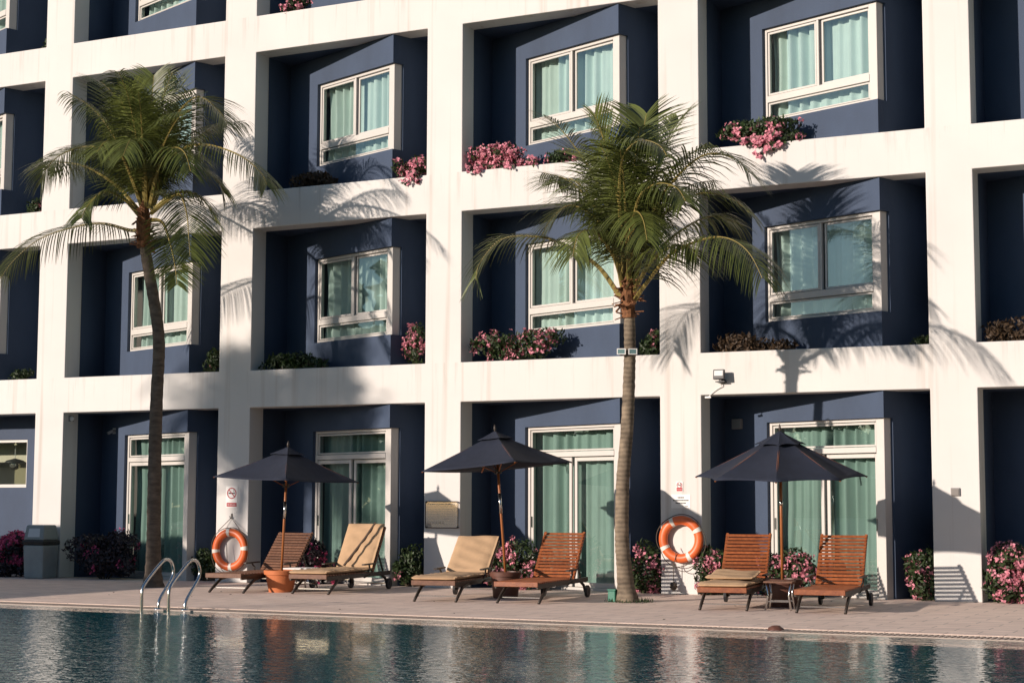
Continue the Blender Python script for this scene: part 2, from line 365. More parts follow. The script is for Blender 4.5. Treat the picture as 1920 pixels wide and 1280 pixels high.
# ------------------------------------------------------------------ the hotel
PITCH, W = 4.0, 3.353
ZT1, ZB2, FH, OH = 2.917, 3.543, 3.053, 2.417
hotel = thing('hotel_building', 'white gridded hotel facade with deep blue angled window bays above the pool', 'building')
zsp = [(0, ZT1)] + [(ZB2 + k * FH, ZB2 + k * FH + OH) for k in range(3)]
CELLS = range(-2, 8)
ZTOP = zsp[-1][1] + .9
# facade grid: one welded slab 0.4 m deep with an opening per room
xe = [-2 * PITCH - .647]
for c_ in CELLS: xe += [c_ * PITCH, c_ * PITCH + W]
xe += [8 * PITCH]
ze = [0.0, ZT1]
for z0, z1 in zsp[1:]: ze += [z0, z1]
ze += [ZTOP]
b = MB(); nx, nz = len(xe), len(ze); D = .4
ii = {}
for k, y in enumerate((0, D)):
    for i in range(nx):
        for j in range(nz): ii[k, i, j] = len(b.v); b.v.append(Vector((xe[i], y, ze[j])))
def solid(i, j):
    if i < 0 or j < 0 or i >= nx - 1 or j >= nz - 1: return False
    return not (i % 2 == 1 and j % 2 == 0)
def q(*f): b.f.append(list(f)); b.mi.append(0)
for i in range(nx - 1):
    for j in range(nz - 1):
        if not solid(i, j): continue
        q(ii[0, i, j], ii[0, i + 1, j], ii[0, i + 1, j + 1], ii[0, i, j + 1])
        q(ii[1, i, j], ii[1, i, j + 1], ii[1, i + 1, j + 1], ii[1, i + 1, j])
        if not solid(i - 1, j): q(ii[0, i, j], ii[0, i, j + 1], ii[1, i, j + 1], ii[1, i, j])
        if not solid(i + 1, j): q(ii[0, i + 1, j], ii[1, i + 1, j], ii[1, i + 1, j + 1], ii[0, i + 1, j + 1])
        if not solid(i, j - 1): q(ii[0, i, j], ii[1, i, j], ii[1, i + 1, j], ii[0, i + 1, j])
        if not solid(i, j + 1): q(ii[0, i, j + 1], ii[0, i + 1, j + 1], ii[1, i + 1, j + 1], ii[1, i, j + 1])
b.build('facade_frame', M['render'], hotel, bevel=.012)
# closed body behind the bays (roof, end walls, rear)
b = MB(); b.box((xe[0] + .05, 1.6, -.02), (xe[-1] - .05, 9, ZTOP - .1))
b.f = [f for k, f in enumerate(b.f) if k not in (2,)]; b.mi = b.mi[:len(b.f)]
b.box((xe[0] + .05, D, ZTOP - .25), (xe[-1] - .05, 1.6, ZTOP - .12)); b.box((xe[0] + .05, D, -.02), (xe[0] + .2, 1.6, ZTOP - .25)); b.box((xe[-1] - .2, D, -.02), (xe[-1] - .05, 1.6, ZTOP - .25))
b.build('rear_body', M['room'], hotel)

# the angled bay: corner C near the facade plane, wall running back to the left at 21 degrees
AL = R(21); CX, CY = 2.69, .04; ca, sa = math.cos(AL), math.sin(AL)
def wp(s, d, z): return Vector((CX - s * ca + d * sa, CY + s * sa + d * ca, z))
SL = CX / ca; TB = 1.35
def bay(h, o0, o1, lo_):
    """walls of one bay, local to its cell: o0..o1 window opening heights"""
    b = MB(); e = .004; z0, z1 = -lo_, h + e; SO = 2.075; th = .10
    b.box((0, 0, z0), (SO, th, o0), lambda v: wp(*v)) if o0 > z0 + .01 else None
    b.box((0, 0, o1), (SO, th, z1), lambda v: wp(*v))
    b.box((SO, 0, z0), (SL + .02, th, z1), lambda v: wp(*v))
    # return wall (runs straight back from the corner); the window wraps .22 m round it
    if o0 > z0 + .01: b.box((.0, th, z0), (th, .22, o0), lambda v: wp(*v))
    b.box((.0, th, o1), (th, .22, z1), lambda v: wp(*v))
    b.box((.0, .22, z0), (th, TB, z1), lambda v: wp(*v))
    pr = wp(0, TB, 0)
    b.box((pr.x - .2, pr.y, z0), (W + .02, pr.y + .1, z1))
    b.box((-.1, D + .002, z0), (0, 1.2, z1)); b.box((W, D + .002, z0), (W + .1, pr.y, z1))
    b.add([(0, D, h + .003), (W, D, h + .003), (W, 1.6, h + .003), (0, 1.6, h + .003)], [(0, 1, 2, 3)])
    b.add([(0, D, .003), (W, D, .003), (W, 1.6, .003), (0, 1.6, .003)], [(3, 2, 1, 0)])
    return b
def frame_boxes(b, L):
    for s0, s1, d0, d1, z0, z1 in L: b.box((s0, d0, z0), (s1, d1, z1), lambda v: wp(*v))
def panes(L):
    b = MB()
    for s0, s1, d, z0, z1 in L: b.add([wp(s0, d, z0), wp(s0, d, z1), wp(s1, d, z1), wp(s1, d, z0)], [(0, 1, 2, 3)])
    return b
def curtain(s0, s1, z0, z1, d, seed, gather=.18, n=150):
    rnd = random.Random(seed); b = MB(); rows = 7; ph = [rnd.uniform(0, 6.3) for _ in range(5)]; fq = [rnd.uniform(.85, 1.15) for _ in range(5)]
    for j in range(rows):
        v = j / (rows - 1)
        for i in range(n):
            u = i / (n - 1)
            x = s0 + (s1 - s0) * u
            # the left edge (large s) hangs gathered away from the jamb lower down
            x -= gather * math.sin(math.pi * min(1, (1 - v) * 1.1 + .05)) * max(0, u - .6) / .4 * .8
            am = .024 + .014 * math.sin(u * 9 + ph[4])
            y = d + 1.7 * am * math.sin(u * 62 * fq[0] + ph[0] + .7 * math.sin(u * 11 + ph[1])) + .010 * math.sin(u * 131 * fq[1] + ph[2] + v) + .012 * math.sin(u * 23 * fq[2] + ph[3] + v * 1.2)
            b.v.append(wp(x, y, z0 + (z1 - z0) * v))
    for j in range(rows - 1):
        for i in range(n - 1):
            k = j * n + i; b.f.append([k, k + 1, k + n + 1, k + n]); b.mi.append(0)
    return b

# upper window: heights are above the cell floor
WB, WT = .50, 1.945
upper_bay = bay(OH, WB, WT, .004).build('bay_wall', M['blue'], hotel)
win = MB()
frame_boxes(win, [(.04, .175, .06, .235, WB, WT), (2.03, 2.075, .06, .17, WB, WT), (.175, 2.03, .06, .17, WT - .05, WT), (.175, 2.03, .06, .17, WB, WB + .04),
                  (.175, 2.03, .052, .17, .80, .90), (1.072, 1.112, .066, .13, .90, WT - .05)])
# sashes: left pair proud, right pair set back
for s0, s1, d in ((1.118, 2.022, .072), (.183, 1.04, .10)):
    z0, z1 = .908, WT - .058
    frame_boxes(win, [(s0, s0 + .032, d, d + .03, z0, z1), (s1 - .032, s1, d, d + .03, z0, z1), (s0 + .032, s1 - .032, d, d + .03, z1 - .032, z1), (s0 + .032, s1 - .032, d, d + .03, z0, z0 + .032)])
frame_boxes(win, [(.183, .21, .075, .10, WB + .05, .79), (1.99, 2.022, .075, .10, WB + .05, .79), (.21, 1.99, .075, .10, .765, .79), (.21, 1.99, .075, .10, WB + .05, WB + .07)])
win.i = 1
frame_boxes(win, [(1.041, 1.071, .11, .135, .90, WT - .05), (.176, 1.04, .131, .15, WT - .064, WT - .0501), (.176, 2.029, .131, .15, .9001, .914), (.03, .055, .236, .26, WB, WT)])
win_o = win.build('window', [M['alu'], M['gasket']], hotel, bevel=.004, seg=1)
pane_o = panes([(1.13, 2.01, .088, .92, WT - .07), (.195, 1.03, .116, .92, WT - .07), (.20, 2.0, .09, WB + .06, .78)]).build('pane', M['glass'], win_o)
cur_meshes = [curtain(.08, 2.10, .40, 2.0, .26, 11 + k, g).build('curtain', M['sheer'], win_o, smooth=True) for k, g in enumerate((.02, .10, .05))]
# ground-floor glazed door
DT = 2.535
door_bay = bay(ZT1, -.01, DT, .01).build('bay_wall', M['blue'], hotel)
dr = MB()
frame_boxes(dr, [(.04, .175, .06, .25, 0, DT), (2.02, 2.075, .06, .19, 0, DT), (.175, 2.02, .06, .19, DT - .045, DT), (.175, 2.02, .052, .19, 2.05, 2.13), (.175, 2.02, .06, .2, 0, .045)])
for s0, s1, d in ((1.10, 2.012, .075), (.183, 1.075, .115)):
    z0, z1 = .05, 2.04
    frame_boxes(dr, [(s0, s0 + .055, d, d + .035, z0, z1), (s1 - .055, s1, d, d + .035, z0, z1), (s0 + .055, s1 - .055, d, d + .035, z1 - .06, z1), (s0 + .055, s1 - .055, d, d + .035, z0, z0 + .07)])
frame_boxes(dr, [(.183, .21, .075, .11, 2.14, DT - .055), (1.985, 2.012, .075, .11, 2.14, DT - .055), (.21, 1.985, .075, .11, DT - .085, DT - .055), (.21, 1.985, .075, .11, 2.14, 2.165)])
dr.i = 1
frame_boxes(dr, [(1.076, 1.099, .12, .16, .05, 2.04), (.03, .055, .251, .28, 0, DT)])
door_o = dr.build('glass_door', [M['alu'], M['gasket']], hotel, bevel=.004, seg=1)
for s0, d0 in ((1.972, .055), (.205, .095)):
    hd = MB(); frame_boxes(hd, [(s0, s0 + .018, d0, d0 + .021, .95, 1.12)]); hd.build('handle', M['steel'], door_o)
dpane = panes([(1.12, 1.99, .092, .10, 2.0), (.20, 1.055, .132, .10, 2.0), (.20, 2.0, .09, 2.15, DT - .07)]).build('pane', M['glass'], door_o)
dcur_meshes = [curtain(.08, 2.12, .03, 2.50, .30, 31 + k, g).build('curtain', M['curtain'], door_o, smooth=True) for k, g in enumerate((.0, .06, .12))]

def place(o, parent, loc, mesh=None):
    c_ = o.copy(); COL.objects.link(c_); c_.parent = parent; c_.location = loc
    if mesh: c_.data = mesh
    return c_
CX = 2.35; SL = CX / ca
edge_bay = bay(OH, WB, WT, .004).build('bay_wall', M['blue'], hotel)
CX = 2.69; SL = CX / ca
k = 0
for c_ in range(-1, 7):
    for r_, (z0, z1) in enumerate(zsp):
        loc = (c_ * PITCH, 0, z0)
        if r_ == 0 and c_ == 0: continue
        place(door_bay if r_ == 0 else edge_bay if c_ == 0 else upper_bay, hotel, loc)
        wo = place(door_o if r_ == 0 else win_o, hotel, (loc[0] - (.34 if c_ == 0 else 0), 0, z0))
        place(dpane if r_ == 0 else pane_o, wo, (0, 0, 0))
        if r_ == 0:
            for hd_ in [x for x in door_o.children if x.name.startswith('handle')]: place(hd_, wo, (0, 0, 0))
        cm = dcur_meshes if r_ == 0 else cur_meshes
        place(cm[0], wo, (0, 0, 0), cm[(k * 7 + c_ + 2 * r_) % 3].data); k += 1
for o in [upper_bay, door_bay, edge_bay] + list(win_o.children) + list(door_o.children) + [win_o, door_o]: bpy.data.objects.remove(o)

# lobby bay at the far left of the ground floor: flat wall with a wide window
b = MB(); y0 = .8; wx0, wx1, wz0, wz1 = -.1, 2.47, 1.60, 2.49
b.box((0, y0, 0), (W, y0 + .15, wz0)); b.box((0, y0, wz1), (W, y0 + .15, ZT1 + .004)); b.box((wx1, y0, wz0), (W, y0 + .15, wz1))
b.box((-.1, D + .002, 0), (0, y0, ZT1)); b.box((W, D + .002, 0), (W + .1, y0, ZT1))
b.add([(0, D, ZT1 + .003), (W, D, ZT1 + .003), (W, y0, ZT1 + .003), (0, y0, ZT1 + .003)], [(0, 1, 2, 3)])
b.build('lobby_wall', M['blue'], hotel)
b = MB(); b.box((.02, y0 + .02, wz0), (wx1, y0 + .12, wz0 + .06)); b.box((.02, y0 + .02, wz1 - .05), (wx1, y0 + .12, wz1)); b.box((wx1 - .04, y0 + .03, wz0 + .06), (wx1, y0 + .12, wz1 - .05))
lw = b.build('lobby_window', M['alu'], hotel, bevel=.004)
b = MB(); b.add([(.02, y0 + .08, wz0 + .06), (wx1 - .04, y0 + .08, wz0 + .06), (wx1 - .04, y0 + .08, wz1 - .05), (.02, y0 + .08, wz1 - .05)], [(0, 1, 2, 3)]); b.build('pane', M['glass'], lw)
b = MB(); PZ = at(28, 866, 1.55).z; b.box((-.5, 1.9, .0), (3.2, 1.95, PZ)); b.build('lobby_rear_wall', mat('olive_interior', (.30, .26, .15), .9), hotel)
b = MB(); b.box((-.5, 1.55, PZ), (3.2, 1.95, 2.75)); b.build('lobby_pelmet', M['cream'], hotel)
pl = thing('pendant_lamp', 'glass globe pendant lamp hanging behind the lobby window', 'lamp', (at(28, 870, 1.2).x, 1.2, at(28, 870, 1.2).z + .44))
b = MB(); b.tube([(0, 0, 0), (0, 0, -.33)], .006, 6); b.build('cord', M['white'], pl)
b = MB(); b.lathe([(.11 * math.sin(a_), -.44 + .11 * math.cos(a_)) for a_ in [math.pi * i / 12 for i in range(13)]], 20); b.build('globe', mat('smoked_glass_globe', (.55, .52, .45), .08, metal=.9), pl, smooth=True)
b = MB(); b.lathe([(.012, -.33), (.16, -.37), (.20, -.41), (.195, -.415), (.01, -.36)], 20); b.build('lamp_shade', M['gasket'], pl, smooth=True)

# ------------------------------------------------------------------ plants
def leafquad(b, p, nrm, up, L, Wd):
    t = (up - nrm * up.dot(nrm))
    t = t.normalized() if t.length > 1e-4 else nrm.orthogonal().normalized()
    s = nrm.cross(t)
    b.add([p, p + t * L * .45 + s * Wd / 2 + nrm * L * .06, p + t * L, p + t * L * .45 - s * Wd / 2 + nrm * L * .06], [(0, 1, 2), (0, 2, 3)])
def rvec(rnd):
    while 1:
        v = Vector((rnd.uniform(-1, 1), rnd.uniform(-1, 1), rnd.uniform(-1, 1)))
        if .05 < v.length < 1: return v
BUSH = 'flowering bushes along the hotel'
def bush(name, label, c, rx, ry, rz, nleaf, nflow, leafm='leaf', flowm='pink', seed=1, L=.075, base=None, group=BUSH, fl_low=False, cluster=9, cat='shrub', topflow=False):
    rnd = random.Random(seed); c = Vector(c); base = Vector(base) if base else Vector((c.x, c.y, c.z - rz))
    root = thing(name, label, cat, base, group=group)
    lobes = [(Vector((rnd.uniform(-.62, .62) * rx, rnd.uniform(-.45, .45) * ry, rnd.uniform(-.5, .55) * rz)), rnd.uniform(.38, .62)) for _ in range(9)]
    def pt():
        lo_, q = rnd.choice(lobes); v = rvec(rnd); v = v.normalized() * (v.length ** .35)
        return c + lo_ + Vector((v.x * rx, v.y * ry, v.z * rz)) * q, v
    fo, fl, st = MB(), MB(), MB()
    for _ in range(nleaf):
        p, v = pt()
        n_ = (v + rvec(rnd) * .9).normalized(); leafquad(fo, p, n_, rvec(rnd) + Vector((0, 0, .3)), L * rnd.uniform(.6, 1.35), L * .55)
    k = 0
    while k < nflow:
        p, v = pt()
        if v.y > .35 and rnd.random() < .8: continue
        if topflow and v.z < .1: continue
        if v.length < .8: p = p + v * .06
        for _ in range(rnd.randint(cluster // 2, cluster)):
            q = p + rvec(rnd) * .075
            for h in range(3):
                n_ = (v + rvec(rnd)).normalized(); leafquad(fl, q, n_, rvec(rnd), L * rnd.uniform(.45, .75), L * .5)
        k += 1
    for _ in range(10):
        lo_, q = rnd.choice(lobes); e = c + lo_ + rvec(rnd) * rz * .25
        mid = (base + e) / 2 + rvec(rnd) * .06
        st.tube([base + rvec(rnd) * .06 * Vector((1, 1, 0)).length * .5, mid, e], [.014, .01, .004], 5)
    fo.build('foliage', M[leafm], root, world=True); st.build('stem', M['twig'], root, world=True)
    if nflow: fl.build('blossom', M[flowm], root, world=True)
    return root

def frond(path, droop, Lm, rnd, npair=58, start=.2, trim=1):
    """one pinnate coconut leaf: rachis along path, narrow leaflets hanging from it"""
    pts = spline(path, 44)[:int(45 * trim)]; b = MB(); n = len(pts)
    b.i = 1; b.tube(pts, [.034 * (1 - i / (n - 1)) ** 1.6 + .005 for i in range(n)], 5); b.i = 0
    sd_prev = None
    for i in range(npair):
        u = start + (1 - start) * (i + .5) / npair; x = u * (n - 1); k = min(int(x), n - 2); f = x - k
        p = pts[k].lerp(pts[k + 1], f); T = (pts[min(k + 1, n - 1)] - pts[max(k - 1, 0)]).normalized()
        sd = T.cross(Vector((0, 0, 1)))
        if sd.length < .25: sd = sd_prev or Vector((1, .3, 0))
        sd = sd.normalized()
        if sd_prev and sd.dot(sd_prev) < 0: sd = -sd
        sd = (sd if sd_prev is None else (sd_prev * .6 + sd * .4)).normalized(); sd_prev = sd
        up = sd.cross(T)
        if up.z < 0: up = -up
        v = (u - start) / (1 - start)
        L = Lm * (math.sin(math.pi * (.16 + .74 * v)) ** .8) * rnd.uniform(.86, 1.1)
        fw = .35 + .75 * v
        for sg in (-1, 1):
            if rnd.random() < .03: continue
            d = (sd * sg + T * (fw + rnd.uniform(-.05, .05)) + up * (.22 + rnd.uniform(-.05, .05))).normalized()
            g = droop * rnd.uniform(.85, 1.15); q = p.copy(); w0 = .0108 * rnd.uniform(.8, 1.15); vs = []
            wd = T.cross(d).cross(d).normalized() if T.cross(d).length > .05 else up
            for st in range(5):
                ww = w0 * (.6, 1, .9, .6, .06)[st]
                vs += [q + wd * ww, q - wd * ww]
                dd = (d + Vector((0, 0, -1)) * g * (st + .6) * .42).normalized(); q = q + dd * L / 4
            b.add(vs, [(2 * s_, 2 * s_ + 1, 2 * s_ + 3, 2 * s_ + 2) for s_ in range(4)])
    return b

def palm(label, trunk_px, Yb, fronds, crown_px, nfill, seed, rscale=1.0, rad=None, lean=.3, bark='palmbark'):
    rnd = random.Random(seed)
    base = at(trunk_px[0][0], trunk_px[0][1], Yb); base.z = 0
    root = thing('coconut_palm', label, 'palm tree', base, group='coconut palms by the pool')
    nT = len(trunk_px) - 1
    pts = [base - Vector((0, 0, .05))] + [at(x, y, Yb - lean * (i + 1) / nT) for i, (x, y) in enumerate(trunk_px[1:])]
    sp = spline(pts, 90); n = len(sp)
    rr = [(rad[0] + (rad[1] - rad[0]) * (i / (n - 1)) ** .6) * (1 + .55 * math.exp(-max(0, sp[i].z) / .16)) * (1 + .035 * math.sin(i * 2.4) + rnd.uniform(-.02, .02)) for i in range(n)]
    tr = MB(); tr.tube(sp, rr, 18); tr.build('trunk', M[bark], root, smooth=True, world=True)
    Yb -= lean; c = at(crown_px[0], crown_px[1], Yb)
    cr = MB()
    for i in range(46):     # husk fibre and old leaf bases round the top of the trunk
        a_ = rnd.uniform(0, 6.28); z = rnd.uniform(-.30, .22); r_ = rr[-1] * 1.05
        p = c + Vector((math.cos(a_) * r_ * .8, math.sin(a_) * r_ * .8, z)); d = Vector((math.cos(a_), math.sin(a_), rnd.uniform(-.9, 1.2))).normalized()
        cr.bar(p, p + d * rnd.uniform(.06, .2), rnd.uniform(.03, .07), .012)
    cr.tube([c + Vector((0, 0, -.3)), c + Vector((0, 0, .1)), c + Vector((0, 0, .55))], [rr[-1] * 1.1, rr[-1] * 1.35, rr[-1] * .5], 12)
    crown = cr.build('crown', M['fibre'], root, world=True)
    for path, off, droop, Lm in fronds:
        m_ = len(path); P3 = []
        for i, (x, y) in enumerate(path):
            u = i / (m_ - 1); P3.append(at(x, y, Yb + off * u ** 1.15))
        frond(P3, droop * .9, Lm * 1.48, rnd, npair=43 + int(6 * (P3[-1] - P3[0]).length), trim=.93 if droop < .45 else .96).build('frond', [M['frond'], M['rachis']], crown, world=True)
    for i in range(nfill):
        a_ = 2 * math.pi * (i + rnd.random() * .6) / nfill; el = R(rnd.uniform(48, 84)); L = rnd.uniform(1.6, 2.2) * rscale
        d = Vector((math.cos(a_) * math.cos(el), math.sin(a_) * math.cos(el), math.sin(el)))
        if d.y > .75: d.y *= .6
        p = [c + Vector((0, 0, .05)), c + Vector((d.x * .12, d.y * .12, .50))]
        for s_ in range(5):
            p.append(p[-1] + d * L / 5); d = (d + Vector((0, 0, -1)) * (.10 + .09 * s_)).normalized()
            if p[-1].y > -.12: d.y = min(d.y, -.05)
        frond(p, .9, .85, rnd).build('frond', [M['frond'], M['rachis']], crown, world=True)
    return root

P2 = [([(1163, 556), (1119, 497), (1051, 455), (1000, 443), (940, 449), (900, 493), (890, 535)], -.5, .75, .62),
      ([(1188, 566), (1211, 533), (1258, 477), (1318, 449), (1365, 447), (1405, 475), (1438, 540)], -1.3, 1.0, .70),
      ([(1170, 540), (1150, 420), (1118, 340), (1087, 288), (1045, 236), (1000, 206)], .3, .35, .55),
      ([(1170, 530), (1165, 420), (1150, 320), (1128, 250), (1108, 196)], -.4, .25, .6),
      ([(1174, 530), (1163, 410), (1162, 340), (1171, 290), (1199, 264), (1235, 272), (1255, 300)], -1.0, .8, .58),
      ([(1180, 530), (1185, 420), (1195, 310), (1207, 240), (1215, 200)], .3, .3, .6),
      ([(1184, 530), (1200, 420), (1231, 320), (1258, 250), (1280, 212)], .6, .3, .6),
      ([(1188, 530), (1215, 420), (1258, 345), (1318, 292), (1375, 296), (1412, 332)], -.2, .6, .66),
      ([(1188, 540), (1215, 440), (1265, 385), (1320, 362), (1375, 375), (1412, 405)], .3, .7, .66),
      ([(1188, 550), (1225, 480), (1280, 430), (1340, 405), (1405, 428)], .9, .8, .62),
      ([(1168, 540), (1150, 460), (1119, 410), (1071, 385), (1035, 410), (1012, 450)], -.3, .7, .60),
      ([(1168, 530), (1140, 430), (1105, 365), (1068, 335), (1040, 345)], .8, .5, .58),
      ([(1180, 540), (1186, 440), (1198, 372), (1231, 345), (1268, 352), (1290, 385)], -1.3, .9, .6),
      ([(1172, 545), (1150, 480), (1115, 435), (1085, 440), (1072, 490)], -1.2, 1.0, .55),
      ([(1186, 552), (1215, 500), (1245, 470), (1285, 460), (1318, 490)], -.6, 1.0, .6),
      ([(1178, 540), (1180, 450), (1190, 400), (1205, 410), (1215, 460)], -1.6, 1.0, .55)]
palm_b = palm('coconut palm with sunlit pale trunk carrying two floodlights, standing between the second and third parasols',
              [(1177, 1128), (1170, 1060), (1166, 1000), (1168, 900), (1176, 800), (1180, 700), (1181, 640), (1179, 560)], -2.16, P2, (1178, 555), 9, 5, rad=(.112, .075))
P1 = [([(268, 428), (245, 432), (191, 419), (134, 427), (73, 449), (24, 490), (-8, 535)], -.6, .9, .62),
      ([(262, 376), (244, 327), (211, 285), (162, 275), (115, 290), (86, 318), (75, 350)], -.2, .9, .58),
      ([(258, 392), (220, 350), (165, 315), (118, 305), (80, 318)], .6, .7, .6),
      ([(268, 380), (255, 300), (235, 225), (211, 175), (176, 142)], .3, .3, .58),
      ([(272, 380), (268, 290), (258, 215), (240, 150)], -.5, .3, .58),
      ([(276, 380), (279, 290), (284, 200), (290, 120)], .2, .3, .6),
      ([(280, 380), (295, 290), (318, 200), (340, 135)], .5, .35, .6),
      ([(282, 380), (300, 290), (330, 218), (370, 182), (408, 205), (432, 240)], -.3, .6, .6),
      ([(284, 385), (305, 320), (340, 280), (390, 272), (450, 292), (490, 325), (503, 356)], -.4, .9, .60),
      ([(284, 400), (317, 374), (338, 366), (350, 400), (354, 445), (357, 490)], -.6, .5, .58),
      ([(286, 395), (325, 365), (360, 362), (390, 385), (408, 420)], .4, .8, .55),
      ([(284, 412), (305, 418), (320, 460), (329, 505), (333, 550)], -.9, .35, .45),
      ([(268, 395), (245, 330), (222, 280), (200, 265), (178, 290)], -1.2, 1.0, .55),
      ([(274, 390), (272, 320), (262, 270), (245, 262), (228, 300)], -1.5, 1.0, .55),
      ([(280, 390), (296, 320), (320, 280), (345, 285), (360, 330)], -1.2, 1.0, .55),
      ([(262, 405), (230, 372), (195, 360), (165, 385), (150, 415)], -1.0, .9, .5),
      ([(284, 395), (310, 335), (355, 315), (400, 330), (425, 370)], .7, .8, .58)]
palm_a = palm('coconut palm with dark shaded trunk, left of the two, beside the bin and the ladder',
              [(287, 1100), (288, 1020), (289, 930), (291, 830), (294, 740), (298, 640), (288, 560), (276, 490), (269, 440)], -1.93, P1, (269, 430), 12, 9, rad=(.125, .085), bark='shadebark')

# grass tuft at the foot of the sunlit palm
b = MB(); rnd = random.Random(3); bp_ = at(1180, 1130, -2.2); bp_.z = 0
for _ in range(260):
    a_ = rnd.uniform(0, 6.28); r_ = rnd.uniform(.12, .30); p = bp_ + Vector((math.cos(a_) * r_ * 1.1, math.sin(a_) * r_, 0))
    leafquad(b, p, rvec(rnd).normalized(), Vector((rnd.uniform(-.5, .5), rnd.uniform(-.5, .5), 1)), rnd.uniform(.03, .08), .012)
tag(b.build('grass', M['leaf']), 'short grass ringing the foot of the sunlit palm', 'grass', kind='stuff')

# bushes: ledge flowers first (floor of each upper row), then those on the ground
def row(k): return ZB2 + (k - 2) * FH
def ledge(px, Y, k, dz): p = at(px, 600, Y); return Vector((p.x, Y, row(k) + dz))
LEDGE = 'bougainvillea on the balcony ledges'
bush('bougainvillea', 'wide mass of bright pink blossom on the top-floor ledge left of the sunlit palm crown', ledge(945, .22, 3, .17), .68, .24, .22, 1500, 190, seed=21, group=LEDGE, base=ledge(945, .35, 3, 0), cluster=9)
bush('bougainvillea', 'leafy pink bougainvillea spilling over the ledge under the top right window', ledge(1420, .16, 3, .16), .66, .26, .22, 2300, 42, seed=22, group=LEDGE, base=ledge(1425, .35, 3, 0))
bush('bougainvillea', 'small pink bougainvillea in a top-floor ledge corner, right of the brown dry shrub', ledge(770, .12, 3, .13), .30, .24, .24, 650, 62, seed=23, group=LEDGE, base=ledge(770, .35, 3, 0))
bush('dry_shrub', 'brown dry shrub on the top-floor ledge between shaded palm and pink corner blossom', ledge(585, .25, 3, .12), .52, .2, .16, 1300, 0, 'leafbrown', seed=24, group=LEDGE, base=ledge(585, .35, 3, 0))
bush('ledge_plant', 'sparse green plant on the top-floor ledge behind the sunlit palm fronds', ledge(1055, .2, 3, .10), .3, .2, .15, 500, 5, seed=25, group=LEDGE, base=ledge(1055, .35, 3, 0))
bush('bougainvillea', 'dark leafy bougainvillea with scattered pink blossom on the middle ledge behind the sunlit palm', ledge(970, .15, 2, .22), .74, .28, .26, 2000, 62, seed=26, group=LEDGE, base=ledge(970, .35, 2, 0))
bush('bougainvillea', 'slim pink bougainvillea climbing the right corner of the middle ledge above the first acrylic board', ledge(777, .2, 2, .28), .20, .2, .36, 700, 34, seed=27, group=LEDGE, base=ledge(777, .3, 2, 0))
bush('ledge_plant', 'wide dark green planting on the shaded middle ledge right of the shaded palm', ledge(560, .25, 2, .15), .62, .22, .2, 1500, 3, seed=28, group=LEDGE, base=ledge(560, .35, 2, 0))
bush('ledge_plant', 'small dark plant at the right end of the middle ledge behind the shaded palm trunk', ledge(402, .2, 2, .2), .2, .2, .26, 500, 4, seed=29, group=LEDGE, base=ledge(402, .3, 2, 0))
bush('ledge_plant', 'small green plant on the middle ledge just right of the palm floodlights', ledge(1222, .2, 2, .15), .18, .2, .22, 500, 3, seed=30, group=LEDGE, base=ledge(1222, .3, 2, 0))
bush('dry_shrub', 'wide brown dry shrub on the middle ledge under the window with frond shadows', ledge(1420, .3, 2, .11), .60, .2, .17, 1300, 0, 'leafbrown', seed=31, group=LEDGE, base=ledge(1420, .35, 2, 0))
bush('dry_shrub', 'brown dry shrub on the middle ledge at the right edge of the picture', ledge(1892, .2, 2, .14), .30, .2, .18, 700, 0, 'leafbrown', seed=32, group=LEDGE, base=ledge(1892, .35, 2, 0))
bush('ledge_plant', 'tiny tuft at the right end of the middle ledge above the third parasol', ledge(1727, .3, 2, .05), .13, .15, .09, 200, 0, seed=33, group=LEDGE, base=ledge(1727, .35, 2, 0))
bush('bougainvillea', 'small pink bougainvillea on the uppermost ledge at the top edge of the picture', ledge(548, .15, 4, .1), .24, .2, .17, 600, 26, seed=34, group=LEDGE, base=ledge(548, .3, 4, 0))
bush('ledge_plant', 'sparse twiggy plant on the uppermost ledge at the far left', ledge(78, .3, 4, .1), .2, .2, .2, 160, 2, seed=35, group=LEDGE, base=ledge(78, .35, 4, 0))
bush('ledge_plant', 'dim twiggy plant on the top-floor ledge at the left edge behind palm fronds', ledge(62, .3, 3, .12), .22, .2, .2, 260, 2, seed=36, group=LEDGE, base=ledge(62, .35, 3, 0))
bush('ledge_plant', 'dim low plant on the middle ledge at the left edge below drooping frond', ledge(45, .3, 2, .08), .22, .2, .14, 240, 0, seed=37, group=LEDGE, base=ledge(45, .35, 2, 0))
def trail(root, c, w_, n, seed):
    rnd = random.Random(seed); fl, lf = MB(), MB()
    for _ in range(n):
        p = Vector(c) + Vector((rnd.gauss(0, w_), -rnd.uniform(.02, .12), -abs(rnd.gauss(0, .09)) + .07))
        for _ in range(6):
            q = p + rvec(rnd) * .06
            for h in range(3): leafquad(fl, q, (Vector((0, -1, .2)) + rvec(rnd)).normalized(), rvec(rnd), .05, .045)
        for _ in range(5): leafquad(lf, p + rvec(rnd) * .07 + Vector((0, .03, 0)), (Vector((0, -1, .2)) + rvec(rnd)).normalized(), rvec(rnd), .08, .045)
    fl.build('trailing_blossom', M['pink'], root, world=True); lf.build('trailing_foliage', M['leaf'], root, world=True)
LK = {o['label']: o for o in bpy.data.objects if o.get('category') == 'shrub'}
for key, px, k_, w_, n in (('leafy pink bougainvillea spilling', 1438, 3, .13, 20), ('wide mass of bright pink', 930, 3, .28, 5), ('small pink bougainvillea in a top', 772, 3, .08, 5)):
    o = [v for q_, v in LK.items() if q_.startswith(key)][0]; trail(o, ledge(px, 0, k_, 0), w_, n, 90 + px)
def gnd(px, Y, dz): p = at(px, 1050, Y); return Vector((p.x, Y, dz))
